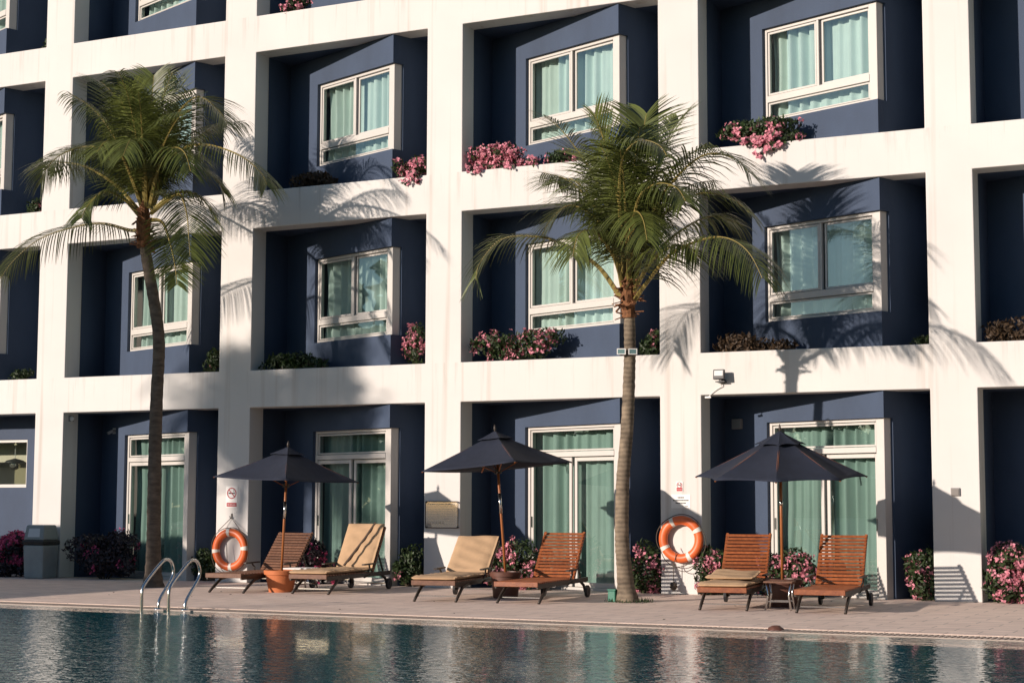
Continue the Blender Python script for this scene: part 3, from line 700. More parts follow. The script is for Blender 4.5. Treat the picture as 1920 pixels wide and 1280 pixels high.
bush('bougainvillea', 'magenta bush at the left edge behind the bin', gnd(18, -.1, .40), .52, .40, .46, 2200, 190, 'leafpurple', 'magenta', seed=41, topflow=True)
bush('purple_shrub', 'broad dark purple shrub between the bin and the shaded palm', gnd(197, .05, .42), .72, .40, .46, 3600, 14, 'leafpurple', 'magenta', seed=42)
bush('green_shrub', 'small green shrub at the corner left of the lower life ring', gnd(383, .25, .30), .24, .24, .3, 800, 0, seed=43)
bush('purple_shrub', 'dark purple shrub behind the first parasol pole and two loungers', gnd(592, .2, .36), .60, .30, .42, 2600, 26, 'leafpurple', 'magenta', seed=44)
bush('green_shrub', 'narrow dark green shrub left of the acrylic board column', gnd(768, .25, .34), .24, .25, .36, 1100, 4, seed=45)
bush('bougainvillea', 'pink flowering bush behind the second parasol pole', gnd(958, .1, .38), .50, .30, .42, 2400, 105, seed=46)
bush('bougainvillea', 'dark green bush with pink top, between the sunlit palm and the upper life ring', gnd(1212, .15, .36), .28, .30, .40, 1700, 38, seed=47)
bush('bougainvillea', 'pink flowering bush between the upper life ring and the cushioned slatted lounger', gnd(1335, .1, .36), .26, .28, .40, 1300, 40, seed=48)
bush('bougainvillea', 'pink flowering bush behind the third parasol pole', gnd(1475, -.05, .36), .46, .30, .42, 2400, 120, seed=49)
bush('bougainvillea', 'dim flowering bush left of the rightmost white column', gnd(1722, .2, .38), .28, .28, .42, 1500, 30, seed=50)
bush('bougainvillea', 'sunlit pink flowering bush at the right edge of the picture', gnd(1898, .0, .36), .40, .34, .42, 2600, 150, seed=51)

# ------------------------------------------------------------------ sun loungers
LG = 'sun loungers along the pool'
def lounger(label, wood, back, cushion, loc, rot):
    """local: x across (+-.31), y from the foot end (0) towards the head (2.0), z up"""
    t = thing('sun_lounger', label, 'sun lounger', (*loc, 0), (0, 0, R(rot)), LG)
    hw, zs, hy = .31, .285, 1.40; wm = M[wood]
    for sx in (-1, 1):
        b = MB(); x = sx * (hw - .015)
        b.bar((x, -.06, zs - .055), (x, hy + .62, zs - .055 + .02), .03, .065)
        b.build('side_rail', M['darkmetal'], t, bevel=.006)
        b = MB(); b.tube([(x, .0, .012), (x, .14, .10), (x, .30, .19), (x, .55, zs - .06)], [.02, .021, .022, .02], 8); b.build('leg', M['darkmetal'], t, smooth=True)
        b = MB(); b.tube([(x, 1.15, zs - .07), (x, 1.45, zs - .02), (x, 1.70, zs - .05), (x, 1.86, .17), (x, 1.92, .085)], .021, 8)
        lg = b.build('leg', M['darkmetal'], t, smooth=True)
        b = MB(); X = x + sx * .035
        b.tube([(X - .02, 1.92, .085), (X + .02, 1.92, .085)], .085, 20); b.tube([(X - .024, 1.92, .085), (X + .024, 1.92, .085)], .03, 12)
        b.build('wheel', M['black'], t, bevel=.006)
        b = MB(); b.tube([(x, 1.22, zs - .04), (x + sx * .03, 1.27, zs + .05), (x + sx * .045, 1.22, zs + .105)], .015, 6)
        b.bar((x + sx * .045, 1.02, zs + .115), (x + sx * .045, 1.42, zs + .125), .055, .022)
        b.build('armrest', M['darkmetal'], t, bevel=.005)
    for y, z, w_ in ((.12, .075, .014), (.62, zs - .08, .03), (1.92, .085, .016)):
        b = MB(); b.bar((-hw, y, z), (hw, y, z), w_, w_); b.build('stretcher', M['steel'], t)
    # seat slats run across
    b = MB(); n = 17
    for i in range(n):
        y = -.06 + i * (hy + .03) / n; b.box((-hw, y, zs - .018), (hw, y + .062, zs + .004))
    b.box((-hw, -.085, zs - .06), (hw, -.063, zs + .006))
    b.build('seat', wm, t, bevel=.004, seg=1)
    an = R(back); d = Vector((0, math.cos(an), math.sin(an))); nr = Vector((0, -math.sin(an), math.cos(an))); o = Vector((0, hy, zs - .01)); BL = .80
    def bp(x, u, k): return o + Vector((x, 0, 0)) + d * u + nr * k
    b = MB(); n = 14
    for i in range(n):
        u = .02 + i * (BL - .02) / n; b.box((-hw + .005, u, -.004), (hw - .005, u + .037, .016), lambda v: bp(*v))
    for sx in (-1, 1): b.box((sx * (hw - .02) - .018, 0, -.04), (sx * (hw - .02) + .018, BL + .015, -.005), lambda v: bp(*v))
    bk = b.build('backrest', wm, t, bevel=.004, seg=1)
    for sx in (-1, 1):
        b = MB(); b.bar(bp(sx * .22, .48, -.04), (sx * .22, hy + .55, zs - .04), .022, .022); b.build('prop', M['darkmetal'], t)
    if cushion:
        q = thing if False else None
        th = .055
        def pad(name, f, L0, L1, seed, nx=10, ny=24):
            rnd = random.Random(seed); b = MB(); ph = [rnd.uniform(0, 6) for _ in range(4)]
            def prof(x, u):   # rounded edges with soft creases
                ex = min(1, (hw - abs(x)) / .04); eu = min(1, (u - L0) / .04, (L1 - u) / .04)
                return math.sqrt(max(0, min(ex, 1) * (2 - min(ex, 1)))) * math.sqrt(max(0, min(eu, 1) * (2 - min(eu, 1))))
            gx = [-hw + .002 + i * (2 * hw - .004) / nx for i in range(nx + 1)]; gx[1] = -hw + .03; gx[-2] = hw - .03
            gu = [L0 + i * (L1 - L0) / ny for i in range(ny + 1)]; gu[1] = L0 + .02; gu[-2] = L1 - .02
            for top in (1, 0):
                for u in gu:
                    for x in gx:
                        e = prof(x, u); k = (th * .5 + th * .5 * e + .011 * e * math.sin(u * 9 + ph[0]) * math.sin(x * 8 + ph[1]) + .006 * e * math.sin(u * 31 + 14 * x + ph[2])) if top else (th * .5 - th * .48 * e)
                        b.v.append(f(x, u, k + .006))
            N = nx + 1; Tn = N * (ny + 1)
            for j in range(ny):
                for i in range(nx):
                    k = j * N + i; b.f += [[k, k + 1, k + N + 1, k + N], [Tn + k, Tn + k + N, Tn + k + N + 1, Tn + k + 1]]; b.mi += [0, 0]
            for j in range(ny): 
                for i in (0, nx): k = j * N + i; b.f.append([k, k + N, Tn + k + N, Tn + k]); b.mi.append(0)
            for i in range(nx):
                for j in (0, ny): k = j * N + i; b.f.append([k, k + 1, Tn + k + 1, Tn + k]); b.mi.append(0)
            return b
        def wf(seat_back):
            return lambda x, u, k: (Vector((x, u, zs + .004 + k)) if seat_back == 0 else bp(x, u, .016 + k))
        w3 = Vector((loc[0], loc[1], 0)); rz = Matrix.Rotation(R(rot), 4, 'Z')
        cu = thing('lounger_cushion', cushion[1], 'cushion', (*loc, 0), (0, 0, R(rot)), 'beige lounger cushions')
        pad('seat', wf(0), -.09, hy - .02, 1).build('seat_pad', M['fabric'], cu, smooth=True)
        if cushion[0] == 'full':
            pad('back', wf(1), .05, BL + .03, 2).build('back_pad', M['fabric'], cu, smooth=True)
        else:  # the back half lies folded down on the seat
            def fold(x, u, k):
                lift = .004 + max(0, u - .25) * .13; k *= .8; yy = .42 + u
                return Vector((x * .98 - .01, yy, zs + .075 + lift + k))
            pad('back', fold, 0, .70, 3).build('back_pad', M['fabric'], cu, smooth=True)
        if cushion[0] == 'full' and cushion[2]:
            b = MB(); P = [bp(.16, BL + .03, .085), bp(.06, .55, .088), bp(-.08, .25, .088), bp(-.17, .06, .085)]
            for a_, c2 in zip(P, P[1:]): b.bar(a_, c2, .028, .006, nr)
            b.build('strap', M['strap'], cu)
    return t
lounger('slatted wooden lounger half in shade, left of the first parasol pot', 'teak_grey', 47, None, (9.62, -2.86), 2)
lounger('lounger under a strapped beige cushion, right of the first parasol pot', 'teak_grey', 58, ('full', 'beige cushion crossed by a dark strap, on the lounger right of the first parasol', True), (10.90, -2.58), 4)
lounger('lounger under a creased beige cushion with a reclined back, left of the second parasol', 'teak_grey', 40, ('full', 'creased beige cushion with no strap, on the reclined lounger left of the second parasol', False), (13.42, -3.42), 10)
lounger('bright orange slatted lounger in sun, right of the second parasol', 'teak', 53, None, (14.57, -3.24), 5)
lounger('slatted lounger with a beige cushion folded onto its seat, left of the third parasol', 'teak', 54, ('fold', 'beige cushion folded over on itself on the lounger left of the third parasol', False), (17.46, -3.36), 8)
lounger('bare orange slatted lounger, right of the third parasol', 'teak', 54, None, (18.70, -3.36), 6)

# ------------------------------------------------------------------ parasols and their pots
UG = 'navy parasols'
def parasol(label, foot, top, r, nside, turn, drop, polem, valance=.0, sag=.05, vent=True):
    foot = Vector(foot); top = Vector(top); ax = (top - foot); H = ax.length
    quat = Vector((0, 0, 1)).rotation_difference(ax.normalized())
    t = thing('parasol', label, 'parasol', foot, quat.to_euler(), UG)
    b = MB(); b.tube([(0, 0, -.25), (0, 0, H - .06)], .019, 12); po = b.build('pole', M[polem], t, smooth=True)
    b = MB(); b.tube([(0, 0, H * .42), (0, 0, H * .56)], .021, 12) if polem == 'pole' and nside == 4 and turn > 15 else b.tube([(0, 0, H * .50), (0, 0, H * .53)], .024, 12)
    b.build('pole_sleeve', M['steel'], po, smooth=True)
    def canopy(r0, r1, z0, z1, sg, m_):
        b = MB(); ns = 8; nr_ = 8; N = nside * ns
        for i in range(nr_ + 1):
            u = i / nr_
            for j in range(N):
                q = j / ns; k0 = int(q); f = q - k0; a0 = R(turn) + 2 * math.pi * k0 / nside; a1 = a0 + 2 * math.pi / nside
                rr = r0 + (r1 - r0) * u
                p = Vector((math.cos(a0), math.sin(a0), 0)).lerp(Vector((math.cos(a1), math.sin(a1), 0)), f) * rr
                s4 = 4 * f * (1 - f)
                inw = 1 - .05 * s4 * u
                z = z0 + (z1 - z0) * (u ** .92) - sg * s4 * math.sin(math.pi * min(1, u * .75)) + (.035 * s4 if u == 1 else 0) * (1 if nside > 5 else .6)
                b.v.append(Vector((p.x * inw, p.y * inw, z)))
        for i in range(nr_):
            for j in range(N):
                b.f.append([i * N + j, (i + 1) * N + j, (i + 1) * N + (j + 1) % N, i * N + (j + 1) % N]); b.mi.append(0)
        return b
    o = canopy(.03, r, H - .05, H - drop, sag, 0).build('canopy', M['navy'], t); smooth_angle(o, 14)
    sm = o.modifiers.new('thick', 'SOLIDIFY'); sm.thickness = .006
    if vent:
        o = canopy(.012, r * (.30 if nside > 5 else .24), H - .012, H - drop * (.30 if nside > 5 else .24) - .006, sag * .3, 0).build('vent_flap', M['navy'], t); smooth_angle(o, 14)
        sm = o.modifiers.new('thick', 'SOLIDIFY'); sm.thickness = .006
    b = MB(); b.lathe([(.012, H - .06), (.014, H), (.02, H + .02), (.012, H + .05), (.006, H + .075), (.0005, H + .08)], 12); b.build('finial', M['darkmetal'], t, smooth=True)
    b = MB(); b.lathe([(.02, H - .62), (.05, H - .62), (.05, H - .56), (.02, H - .56)], 14); b.lathe([(.02, H - .12), (.045, H - .12), (.045, H - .07), (.02, H - .07)], 14); b.build('hub', M['darkmetal'], t)
    for k in range(nside):
        a_ = R(turn) + 2 * math.pi * k / nside; c = Vector((math.cos(a_), math.sin(a_), 0)); b = MB()
        b.bar(c * .04 + Vector((0, 0, H - .09)), c * (r - .01) + Vector((0, 0, H - drop - .012)), .02, .014)
        b.bar(c * .05 + Vector((0, 0, H - .59)), c * r * .52 + Vector((0, 0, H - .09 - (drop - .07) * .52 - .008)), .014, .012)
        b.build('rib', M['pole'], t)
    if valance:
        a_ = R(turn) + math.pi; b = MB()
        for q in (0, .03): b.tube([Vector((math.cos(a_) * r * .9, math.sin(a_) * r * .9 + q, H - drop + .02)), Vector((math.cos(a_) * r * .9 + .02, math.sin(a_) * r * .9 + q * 1.6, H - drop - valance))], .004, 5)
        b.build('tie_cord', M['navy'], t)
    return t
VIEW = math.degrees(math.atan2(AX.y, AX.x))      # direction across the picture
def pot(name, label, c, r0, r1, h, m_, soil=True):
    t = thing(name, label, 'plant pot', c, group='parasol pots')
    b = MB(); b.lathe([(.001, .0), (r0, 0), (r0 + .006, .02), (r1 - .012, h - .07), (r1 + .008, h - .065), (r1 + .014, h - .01), (r1 + .006, h), (r1 - .022, h), (r1 - .03, h - .05), (.001, h - .05)], 36)
    o = b.build('pot_body', M[m_], t); smooth_angle(o, 35)
    b = MB(); b.lathe([(.001, h - .035), (r1 * .5, h - .03), (r1 - .026, h - .04)], 24); b.build('soil', M['soil'], t)
    return t
p1 = at(527, 1072, -2.2); p1.z = 0; pot('terracotta_pot', 'bright orange terracotta pot holding the first parasol', p1, .175, .245, .325, 'terracotta')
parasol('navy parasol with a wooden pole leaning right, standing in the bright terracotta pot', p1 + Vector((.01, 0, .30)), at(540, 836, -2.2), 1.09, 4, VIEW + 180 + 7, .50, 'pole', 0)
p2 = at(948, 1072, -2.08); p2.z = 0; pot('brown_pot', 'dark brown round pot under the second parasol, behind the orange lounger', p2, .17, .215, .37, 'browncotta')
parasol('navy parasol with a pole leaning left, shading the bright orange slatted lounger', p2 + Vector((0, 0, .33)), at(928, 806, -2.1), 1.10, 4, VIEW + 180 + 13, .52, 'pole', .16)
p3 = at(1467, 1085, -2.2); p3.z = 0; pot('brown_pot', 'dark brown pot of the third parasol, behind the small steel-legged table', p3, .18, .235, .36, 'browncotta')
parasol('eight-sided navy parasol on an upright brown pole, rightmost of the row', p3 + Vector((0, 0, .33)), at(1462, 806, -2.35), 1.11, 8, VIEW + 168, .60, 'pole', .12, sag=.03)

# side tables
def side_table(label, c, w_, h, topm, rot=0, slat=True):
    t = thing('side_table', label, 'side table', c, (0, 0, R(rot)), 'side tables between loungers')
    b = MB()
    n = 5
    for i in range(n):
        y = -w_ / 2 + i * w_ / n; b.box((-w_ / 2, y, h - .022), (w_ / 2, y + w_ / n - .014, h))
    b.build('table_top', M[topm], t, bevel=.004)
    for sx in (-1, 1):
        for sy in (-1, 1):
            b = MB(); b.tube([(sx * (w_ / 2 - .03), sy * (w_ / 2 - .04), h - .02), (sx * (w_ / 2 - .05), sy * (w_ / 2 - .05), h * .5), (sx * (w_ / 2 - .02), sy * (w_ / 2 - .02), 0)], .013, 8); b.build('leg', M['steel'], t, smooth=True)
    for sy in (-1, 1):
        b = MB(); b.bar((-w_ / 2 + .04, sy * (w_ / 2 - .05), h * .3), (w_ / 2 - .04, sy * (w_ / 2 - .05), h * .3), .014, .014); b.build('stretcher', M['steel'], t)
    return t
side_table('small slatted table with pale top behind the bright terracotta pot', (10.18, -1.72, 0), .42, .345, 'white', 4)
side_table('small wooden table with steel legs in front of the third parasol pot', (18.03, -2.83, 0), .36, .36, 'teak_grey', 8)

# ------------------------------------------------------------------ things on the columns
def life_ring(label, c, Rr, r, turn, hook):
    t = thing('life_ring', label, 'life ring', c, group='orange life rings')
    def torus(r_, a0, a1, n, m_=14):
        b = MB()
        for i in range(n + 1):
            a_ = a0 + (a1 - a0) * i / n
            for j in range(m_):
                q = 2 * math.pi * j / m_; rr = Rr + r_ * math.cos(q); b.v.append(Vector((rr * math.cos(a_), r_ * math.sin(q) * .85, rr * math.sin(a_))))
        for i in range(n):
            for j in range(m_): b.f.append([i * m_ + j, i * m_ + (j + 1) % m_, (i + 1) * m_ + (j + 1) % m_, (i + 1) * m_ + j]); b.mi.append(0)
        return b
    torus(r, 0, 2 * math.pi, 56).build('ring_body', M['ring'], t, smooth=True)
    rope = MB()
    for k in range(4):
        a_ = R(turn) + k * math.pi / 2
        torus(r + .004, a_ - .10, a_ + .10, 6).build('reflective_band', M['tape'], t, smooth=True)
        a2 = a_ + math.pi / 2; P = []
        for i in range(13):
            u = i / 12; aa = a_ + (a2 - a_) * u; rr = Rr + r + .008 + .035 * math.sin(math.pi * u); P.append((rr * math.cos(aa), -.01, rr * math.sin(aa) - .02 * math.sin(math.pi * u)))
        rope.tube(P, .006, 6)
    rope.build('grab_rope', M['rope'], t, smooth=True)
    if hook:
        hk = thing('wall_hook', 'dark wall hook holding the cord of the lower life ring', 'hook', (c[0] - .03, 0, c[2] + hook))
        b = MB(); b.box((-.012, -.012, -.02), (.012, -.001, .06)); b.tube([(0, -.01, -.01), (0, -.05, -.015), (0, -.06, .02)], .007, 6); b.build('hook_plate', M['darkmetal'], hk)
        b = MB(); b.tube([(-.24, -.02, Rr + .02), (-.03, .06, hook - .01), (.19, -.02, Rr + .06)], .006, 6); b.tube([(-.06, -.02, .1), (-.02, -.05, -.2), (.02, -.04, -Rr - r)], .006, 6)
        b.build('hanging_cord', M['rope'], t, smooth=True)
    else:
        b = MB(); b.tube(spline([(-.10, -.03, -.10), (-.06, -.06, -.22), (-.08, -.07, -.38), (.02, -.05, -.46), (.16, -.05, -.44), (.27, -.03, -.30)], 24), .006, 6)
        b.tube([(-.10, -.06, -.34), (-.10, -.06, -.62)], .006, 6); b.lathe([(.02, -.62), (.05, -.64), (.055, -.70), (.02, -.74), (.001, -.74)], 12, (-.10, -.06, 0)); b.build('hanging_cord', M['rope'], t, smooth=True)
        b = MB(); b.box((-.02, .0, Rr - .03), (.02, .09, Rr + .0)); b.build('bracket', M['steel'], t)
    return t
life_ring('orange life ring hanging by a cord below the no-smoking sign', (7.705, -.075, .545), .288, .066, 95, .54)
life_ring('orange life ring mounted under the notice on the column right of the sunlit palm', (15.70, -.075, .805), .278, .068, 27, 0)

def sign_nosmoke(label, c, w_, h, full):
    t = thing('no_smoking_sign', label, 'sign', c, group='no smoking signs')
    b = MB(); b.box((-w_ / 2, -.008, -h / 2), (w_ / 2, 0, h / 2)); b.build('sign_plate', M['white'], t)
    r_ = w_ * .40; cz = h / 2 - r_ - w_ * .09
    def ringf(b, r0, r1, y, n=40):
        k = len(b.v)
        for i in range(n):
            a_ = 2 * math.pi * i / n
            for rr in (r0, r1): b.v.append(Vector((rr * math.cos(a_), y, cz + rr * math.sin(a_))))
        for i in range(n): b.f.append([k + 2 * i, k + 2 * i + 1, k + 2 * ((i + 1) % n) + 1, k + 2 * ((i + 1) % n)]); b.mi.append(b.i)
    s = MB(); s.box((-r_ * .65, -.0115, cz - r_ * .12), (r_ * .4, -.0105, cz + r_ * .12)); s.box((r_ * .46, -.0115, cz - r_ * .12), (r_ * .66, -.0105, cz + r_ * .12))
    s.tube([(r_ * .56, -.011, cz + r_ * .2), (r_ * .40, -.011, cz + r_ * .36), (r_ * .52, -.011, cz + r_ * .5), (r_ * .30, -.011, cz + r_ * .66)], .0035, 5)
    s.build('cigarette_symbol', M['black'], t)
    b = MB(); ringf(b, r_ * .82, r_, -.0125); b.bar((-r_ * .62, -.0125, cz + r_ * .62), (r_ * .62, -.0125, cz - r_ * .62), r_ * .16, .002, (0, 1, 0)); b.build('prohibition_ring', M['red'], t)
    b = MB(); b.box((-w_ * .43, -.0105, -h / 2 + h * .06), (w_ * .43, -.0085, -h / 2 + h * (.24 if full else .42))); b.build('text_bar', M['red'], t)
    textmesh('lettering', 'No Smoking', h * .09, M['white'], t, (0, -.0115, -h / 2 + h * (.15 if full else .24)))
    return t
sign_nosmoke('white and red no-smoking sign above the lower life ring', (7.67, 0, 1.42), .235, .36, True)
sign_nosmoke('small no-smoking sign above the paper notice by the upper life ring', (15.655, 0, 1.575), .105, .15, False)
t = thing('paper_notice', 'white paper notice with three lines of black print above the upper life ring', 'notice', (15.675, 0, 1.36))
b = MB(); b.box((-.15, -.005, -.10), (.15, 0, .10)); b.build('notice_sheet', M['white'], t)
b = MB(); rnd = random.Random(8)
for z, w_ in ((.055, .05), (.015, .12), (-.025, .08)):
    x = -w_
    while x < w_:
        l_ = rnd.uniform(.008, .02); b.box((x, -.0075, z - .009), (min(w_, x + l_), -.006, z + .009)); x += l_ + .005
b.box((.07, -.0075, -.075), (.11, -.006, -.068)); b.build('printing', M['black'], t)
t = thing('acrylic_board', 'clear acrylic rules board with black corner screws on the column between the first two parasols', 'board', (11.69, 0, 1.145))
b = MB(); b.box((-.29, -.035, -.205), (.29, -.028, .205)); b.build('acrylic_sheet', M['acrylic'], t)
for sx in (-1, 1):
    for sz in (-1, 1):
        b = MB(); b.tube([(sx * .28, -.042, sz * .195), (sx * .28, 0, sz * .195)], .011, 10); b.build('screw', M['black'], t)
b = MB(); e = .007
for z in (-.205, .205): b.box((-.29, -.037, z - e), (.29, -.0355, z + e))
for x in (-.29, .29): b.box((x - e, -.037, -.2), (x + e, -.0355, .2))
b.build('board_edge', M['strap'], t)
b = MB(); rnd = random.Random(4)
for k in range(13):
    z = .165 - k * .0265; x = -.255; hh = .0045 if k not in (0, 11) else .013; xe_ = .25 - (rnd.random() * .2 if k % 3 == 2 else .02)
    while x < xe_:
        l_ = rnd.uniform(.015, .05); b.box((x, -.0373, z - hh / 2), (min(x + l_, xe_), -.0358, z + hh / 2)); x += l_ + .018
b.build('printing', mat('faded_print', (.34, .29, .23), .8), t)
t = thing('socket_box', 'small square grey socket box on the rightmost white column', 'socket box', (19.67, 0, 1.495))
b = MB(); b.box((-.06, -.03, -.055), (.06, 0, .055)); b.build('box_body', M['greybox'], t, bevel=.006)
b = MB(); b.box((-.05, -.037, -.047), (.05, -.031, .04)); b.build('box_cover', mat('smoked_cover', (.22, .20, .18), .3), t, bevel=.004)
# floodlight on the beam with its loose cable
t = thing('floodlight', 'black floodlight on the white beam above the third parasol, with a looping cable', 'floodlight', (16.33, 0, 3.17))
b = MB(); b.box((-.085, -.17, -.06), (.085, -.12, .085), Matrix.Rotation(R(-8), 4, 'X')); b.box((-.06, -.12, -.045), (.06, -.085, .065), Matrix.Rotation(R(-8), 4, 'X')); b.build('housing', M['black'], t, bevel=.008)
b = MB(); b.box((-.066, -.174, -.012), (.066, -.171, .066), Matrix.Rotation(R(-8), 4, 'X')); b.build('lamp_glass', M['lampglass'], t)
b = MB(); b.box((-.07, -.11, -.075), (.07, -.0, -.06)); b.box((-.05, -.012, -.085), (.05, 0, -.03)); b.build('bracket', M['black'], t)
b = MB(); b.tube(spline([(-.02, -.06, -.08), (.0, -.03, -.13), (-.07, -.02, -.17), (-.15, -.015, -.23), (-.22, -.012, -.29)], 20), .006, 6); b.build('cable', M['white'], t, smooth=True)
b = MB(); b.box((-.26, -.03, -.30), (-.17, -.001, -.275)); b.build('cable_clip', M['white'], t)
# twin floodlights strapped to the palm
pc = at(1176, 660, -2.16)
for i, (px, lab) in enumerate(((1165, 'white-framed floodlight on the palm trunk, left of the pair'), (1186, 'white-framed floodlight on the palm trunk, right of the pair'))):
    p = at(px, 659, -2.55); t = thing('palm_floodlight', lab, 'floodlight', p, (0, 0, R(20 + 14 * i)), 'palm floodlights')
    b = MB(); b.box((-.066, -.02, -.045), (.066, .02, .045)); b.build('housing', M['greybox'], t, bevel=.006)
    b = MB()
    for a_, c2 in (((-.07, -.026, .034), (.07, -.018, .048)), ((-.07, -.026, -.048), (.07, -.018, -.034)), ((-.07, -.026, -.034), (-.055, -.018, .034)), ((.055, -.026, -.034), (.07, -.018, .034))): b.box(a_, c2)
    b.build('bezel', M['white'], t)
    b = MB(); b.box((-.055, -.0225, -.034), (.055, -.0205, .034)); b.build('lamp_glass', M['glass'], t)
    b = MB(); b.bar((0, .02, 0), (.02 - .04 * i, .13, .0), .03, .03); b.build('bracket', M['black'], t); t.scale = (.85, .85, .85)
# green box at the foot of the palm
gp = at(1148, 1128, -2.25); t = thing('cable_box', 'small green cable box on the paving left of the sunlit palm', 'cable box', (gp.x, -2.22, 0))
b = MB(); b.box((-.055, -.06, 0), (.055, .06, .15)); b.build('box_body', M['greenbox'], t, bevel=.012)
b = MB(); b.box((-.062, -.067, .151), (.062, .067, .172)); b.build('lid', M['greenbox'], t, bevel=.006)
# small fittings inside the ground-floor bays
def fixture(px, py, d, s): return wp(s, d, 0)
c = wp(2.42, -.03, 0); t = thing('wall_spotlight', 'small grey spotlight on the blue wall left of the shaded palm door', 'spotlight', (4 + c.x, c.y, 2.62))
b = MB(); b.tube([(0, .03, 0), (0, -.02, 0)], .035, 14); b.bar((0, -.03, .0), (-.05, -.11, -.05), .05, .05); b.build('lamp_head', M['greybox'], t, bevel=.006)
b = MB(); b.box((-.03, .005, -.05), (.03, .03, .05)); b.build('back_plate', M['binlight'], t)
c = wp(2.62, -.02, 0); t = thing('vent_cover', 'square grey vent cover high on the blue wall behind the third parasol', 'vent', (16 + c.x, c.y, 2.53), (0, 0, -AL))
b = MB(); b.box((-.09, -.03, -.075), (.09, .02, .075)); b.build('vent_body', M['greybox'], t, bevel=.006)
b = MB()
for k in range(5): b.box((-.075, -.036, -.06 + k * .025), (.075, -.0305, -.045 + k * .025))
b.build('slats', M['bin'], t)
t = thing('dome_camera', 'tiny dome security camera in the top corner above the purple shrub', 'camera', (4.0, .2, 2.82))
b = MB(); b.box((.001, -.06, -.05), (.02, .06, .05)); b.build('back_plate', M['greybox'], t)
b = MB(); b.lathe([(.05 * math.cos(a_), .05 * math.sin(a_)) for a_ in [math.pi / 2 * i / 6 for i in range(7)]], 16); 
for v in b.v: v.x, v.z = v.z + .02, -v.x
b.build('dome', M['lampglass'], t, smooth=True)

# bin
t = thing('litter_bin', 'grey green litter bin with a hooded top beside the leftmost column', 'bin', (3.82, -.28, 0))
b = MB(); N = 6
b.add([(-.26, -.22, 0), (.26, -.22, 0), (.26, .22, 0), (-.26, .22, 0), (-.285, -.245, .58), (.285, -.245, .58), (.285, .245, .58), (-.285, .245, .58)], [(0, 3, 2, 1), (4, 5, 6, 7), (0, 1, 5, 4), (1, 2, 6, 5), (2, 3, 7, 6), (3, 0, 4, 7)])
b.build('bin_body', M['binlight2'], t, bevel=.03, seg=3)
b = MB(); b.box((-.30, -.26, .585), (.30, .26, .66)); b.build('rim', M['black'], t, bevel=.015)
b = MB(); b.add([(-.285, -.24, .662), (.285, -.24, .662), (.285, .24, .662), (-.285, .24, .662), (-.25, -.19, .93), (.25, -.19, .93), (.25, .19, .93), (-.25, .19, .93)], [(0, 3, 2, 1), (4, 5, 6, 7), (0, 1, 5, 4), (1, 2, 6, 5), (2, 3, 7, 6), (3, 0, 4, 7)])
b.build('hood', M['bin'], t, bevel=.03, seg=3)
b = MB(); b.add([(-.17, -.233, .72), (.17, -.233, .72), (.15, -.205, .87), (-.15, -.205, .87)], [(0, 1, 2, 3)])
for v in list(b.v): b.v.append(v + Vector((0, .03, 0)))
b.f += [[0, 4, 5, 1], [1, 5, 6, 2], [2, 6, 7, 3], [3, 7, 4, 0]]; b.mi += [0] * 4
b.build('flap', M['binlight'], t)
t.scale = (.80, .85, 1)

# pool ladder
t = thing('pool_ladder', 'polished steel pool ladder with two looping handrails at the pool edge', 'pool ladder', (11.24, -6.3, 0))
path = [(-6.60, -.75), (-6.60, -.30), (-6.605, .05), (-6.60, .24), (-6.54, .33), (-6.42, .43), (-6.30, .52), (-6.20, .585), (-6.12, .605), (-6.045, .58), (-6.0, .52), (-5.985, .44), (-6.01, .37), (-6.08, .29), (-6.18, .19), (-6.255, .10), (-6.275, .03), (-6.275, -.06)]
for x in (11.03, 11.44):
    b = MB(); b.tube(spline([(x, y, z) for y, z in path], 70), .0205, 12); hr = b.build('handrail', M['steel'], t, smooth=True, world=True)
    b = MB(); b.lathe([(.022, .02), (.03, .02), (.055, .012), (.06, .0), (.06, -.02)], 20, (x, -6.275, -.008)); b.build('base_flange', M['steel'], hr, smooth=True, world=True)
for z in (-.14, -.42, -.68):
    b = MB(); b.box((11.03, -6.64, z - .012), (11.44, -6.56, z + .012)); b.build('step', M['steel'], t, world=True)

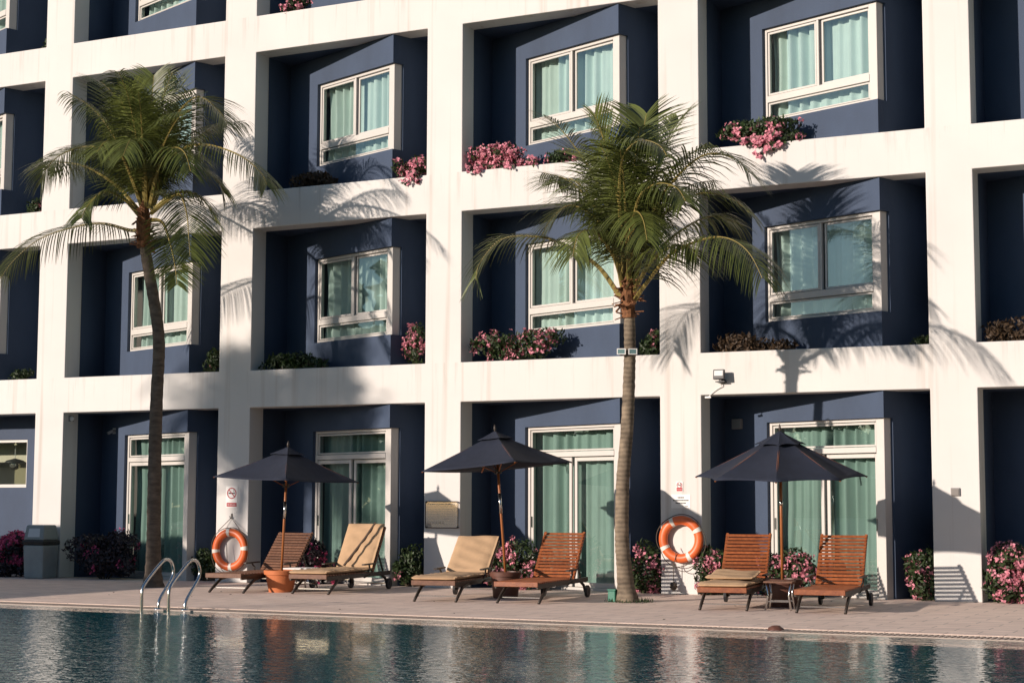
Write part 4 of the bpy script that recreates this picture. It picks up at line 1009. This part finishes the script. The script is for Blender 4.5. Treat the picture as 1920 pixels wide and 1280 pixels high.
# ------------------------------------------------------------------ beyond the frame: what shades and mirrors in the place, plus trees added to cut fill light
hut = thing('pool_bar', 'low white flat-roofed pool bar past the left end of the pool, beyond the frame', 'building', (-1, -10, 0))
b = MB(); b.box((-4.5, -15, 0), (2.5, -5.3, 2.15)); b.build('wall', M['render'], hut, world=True)
b = MB(); b.box((-4.7, -15.2, 2.151), (2.62, -5.2, 2.42)); b.build('roof', M['greybox'], hut, world=True)
b = MB(); b.box((2.502, -13, 1.0), (2.56, -8, 2.0)); b.build('shutter', M['teak_grey'], hut, world=True)
def tree(label, base, c, rx, rz, n, seed, L=.22):
    rnd = random.Random(seed); base = Vector(base); c = Vector(c); t = thing('shade_tree', label, 'tree', base, group='trees beyond the frame')
    b = MB(); b.tube(spline([base, base.lerp(c, .5) + Vector((.2, .1, 0)), c], 12), [.22 - .012 * i for i in range(13)], 10)
    lob = []
    for _ in range(11):
        v = rvec(rnd); p = c + Vector((v.x * rx, v.y * rx, v.z * rz)) * .75; lob.append((p, rnd.uniform(.35, .6))); b.tube([c - Vector((0, 0, rz * .5)), p], [.07, .02], 6)
    b.build('trunk', M['bark'], t, smooth=True, world=True)
    f = MB()
    for _ in range(n):
        p, q = rnd.choice(lob); v = rvec(rnd); leafquad(f, p + Vector((v.x * rx, v.y * rx, v.z * rz)) * q, rvec(rnd).normalized(), rvec(rnd), L * rnd.uniform(.7, 1.3), L * .6)
    f.build('crown', M['treeleaf'], t, world=True)
tree('broad leafy tree behind the pool bar, beyond the frame', (-2.3, -17.6, 0), (-2.45, -18.2, 7.75), 1.4, 2.7, 2000, 61)
# a palm copied beyond the frame, whose soft shadow falls on the left columns
pcopy = dup(palm_a); pcopy.location = (-4.2, -19.0, 1.2); pcopy.rotation_euler = (0, 0, R(140)); pcopy['label'] = 'coconut palm behind the pool bar, beyond the frame on the left'
b = MB(); rnd = random.Random(77)
def belt(x0, y0, x1, y1, h, n, size):
    d = Vector((x1 - x0, y1 - y0, 0)); L_ = d.length; d /= L_; nrm = Vector((-d.y, d.x, 0))
    for i in range(n):
        u = rnd.random() * L_; hh = h * (.80 + .14 * math.sin(u * .9) + .08 * math.sin(u * 2.3))
        p = Vector((x0, y0, 0)) + d * u + nrm * rnd.uniform(-2.5, 2.5); p.z = rnd.random() ** .8 * hh
        leafquad(b, p, rvec(rnd).normalized(), rvec(rnd), rnd.uniform(.6, 1.1) * size, .55 * size)
belt(-27, -44, -27, -16, 6.4, 4500, .9)         # west: lower than the sun
belt(-27, -16, -27, 14, 13, 6000, 1.2)
belt(-8, -62, 12, -48, 7.0, 4000, 1.1)          # south west, below the sun
belt(10, -46, 46, -44, 6, 5000, 1.2)            # low trees behind the photographer
belt(46, -31, 46, 12, 18, 9000, 1.5)            # tall unseen trees added along the east side to cut fill light
tag(b.build('added_treeline', M['treeleaf']), 'unseen belts of trees added round the pool garden to cut fill light', 'trees', kind='stuff')
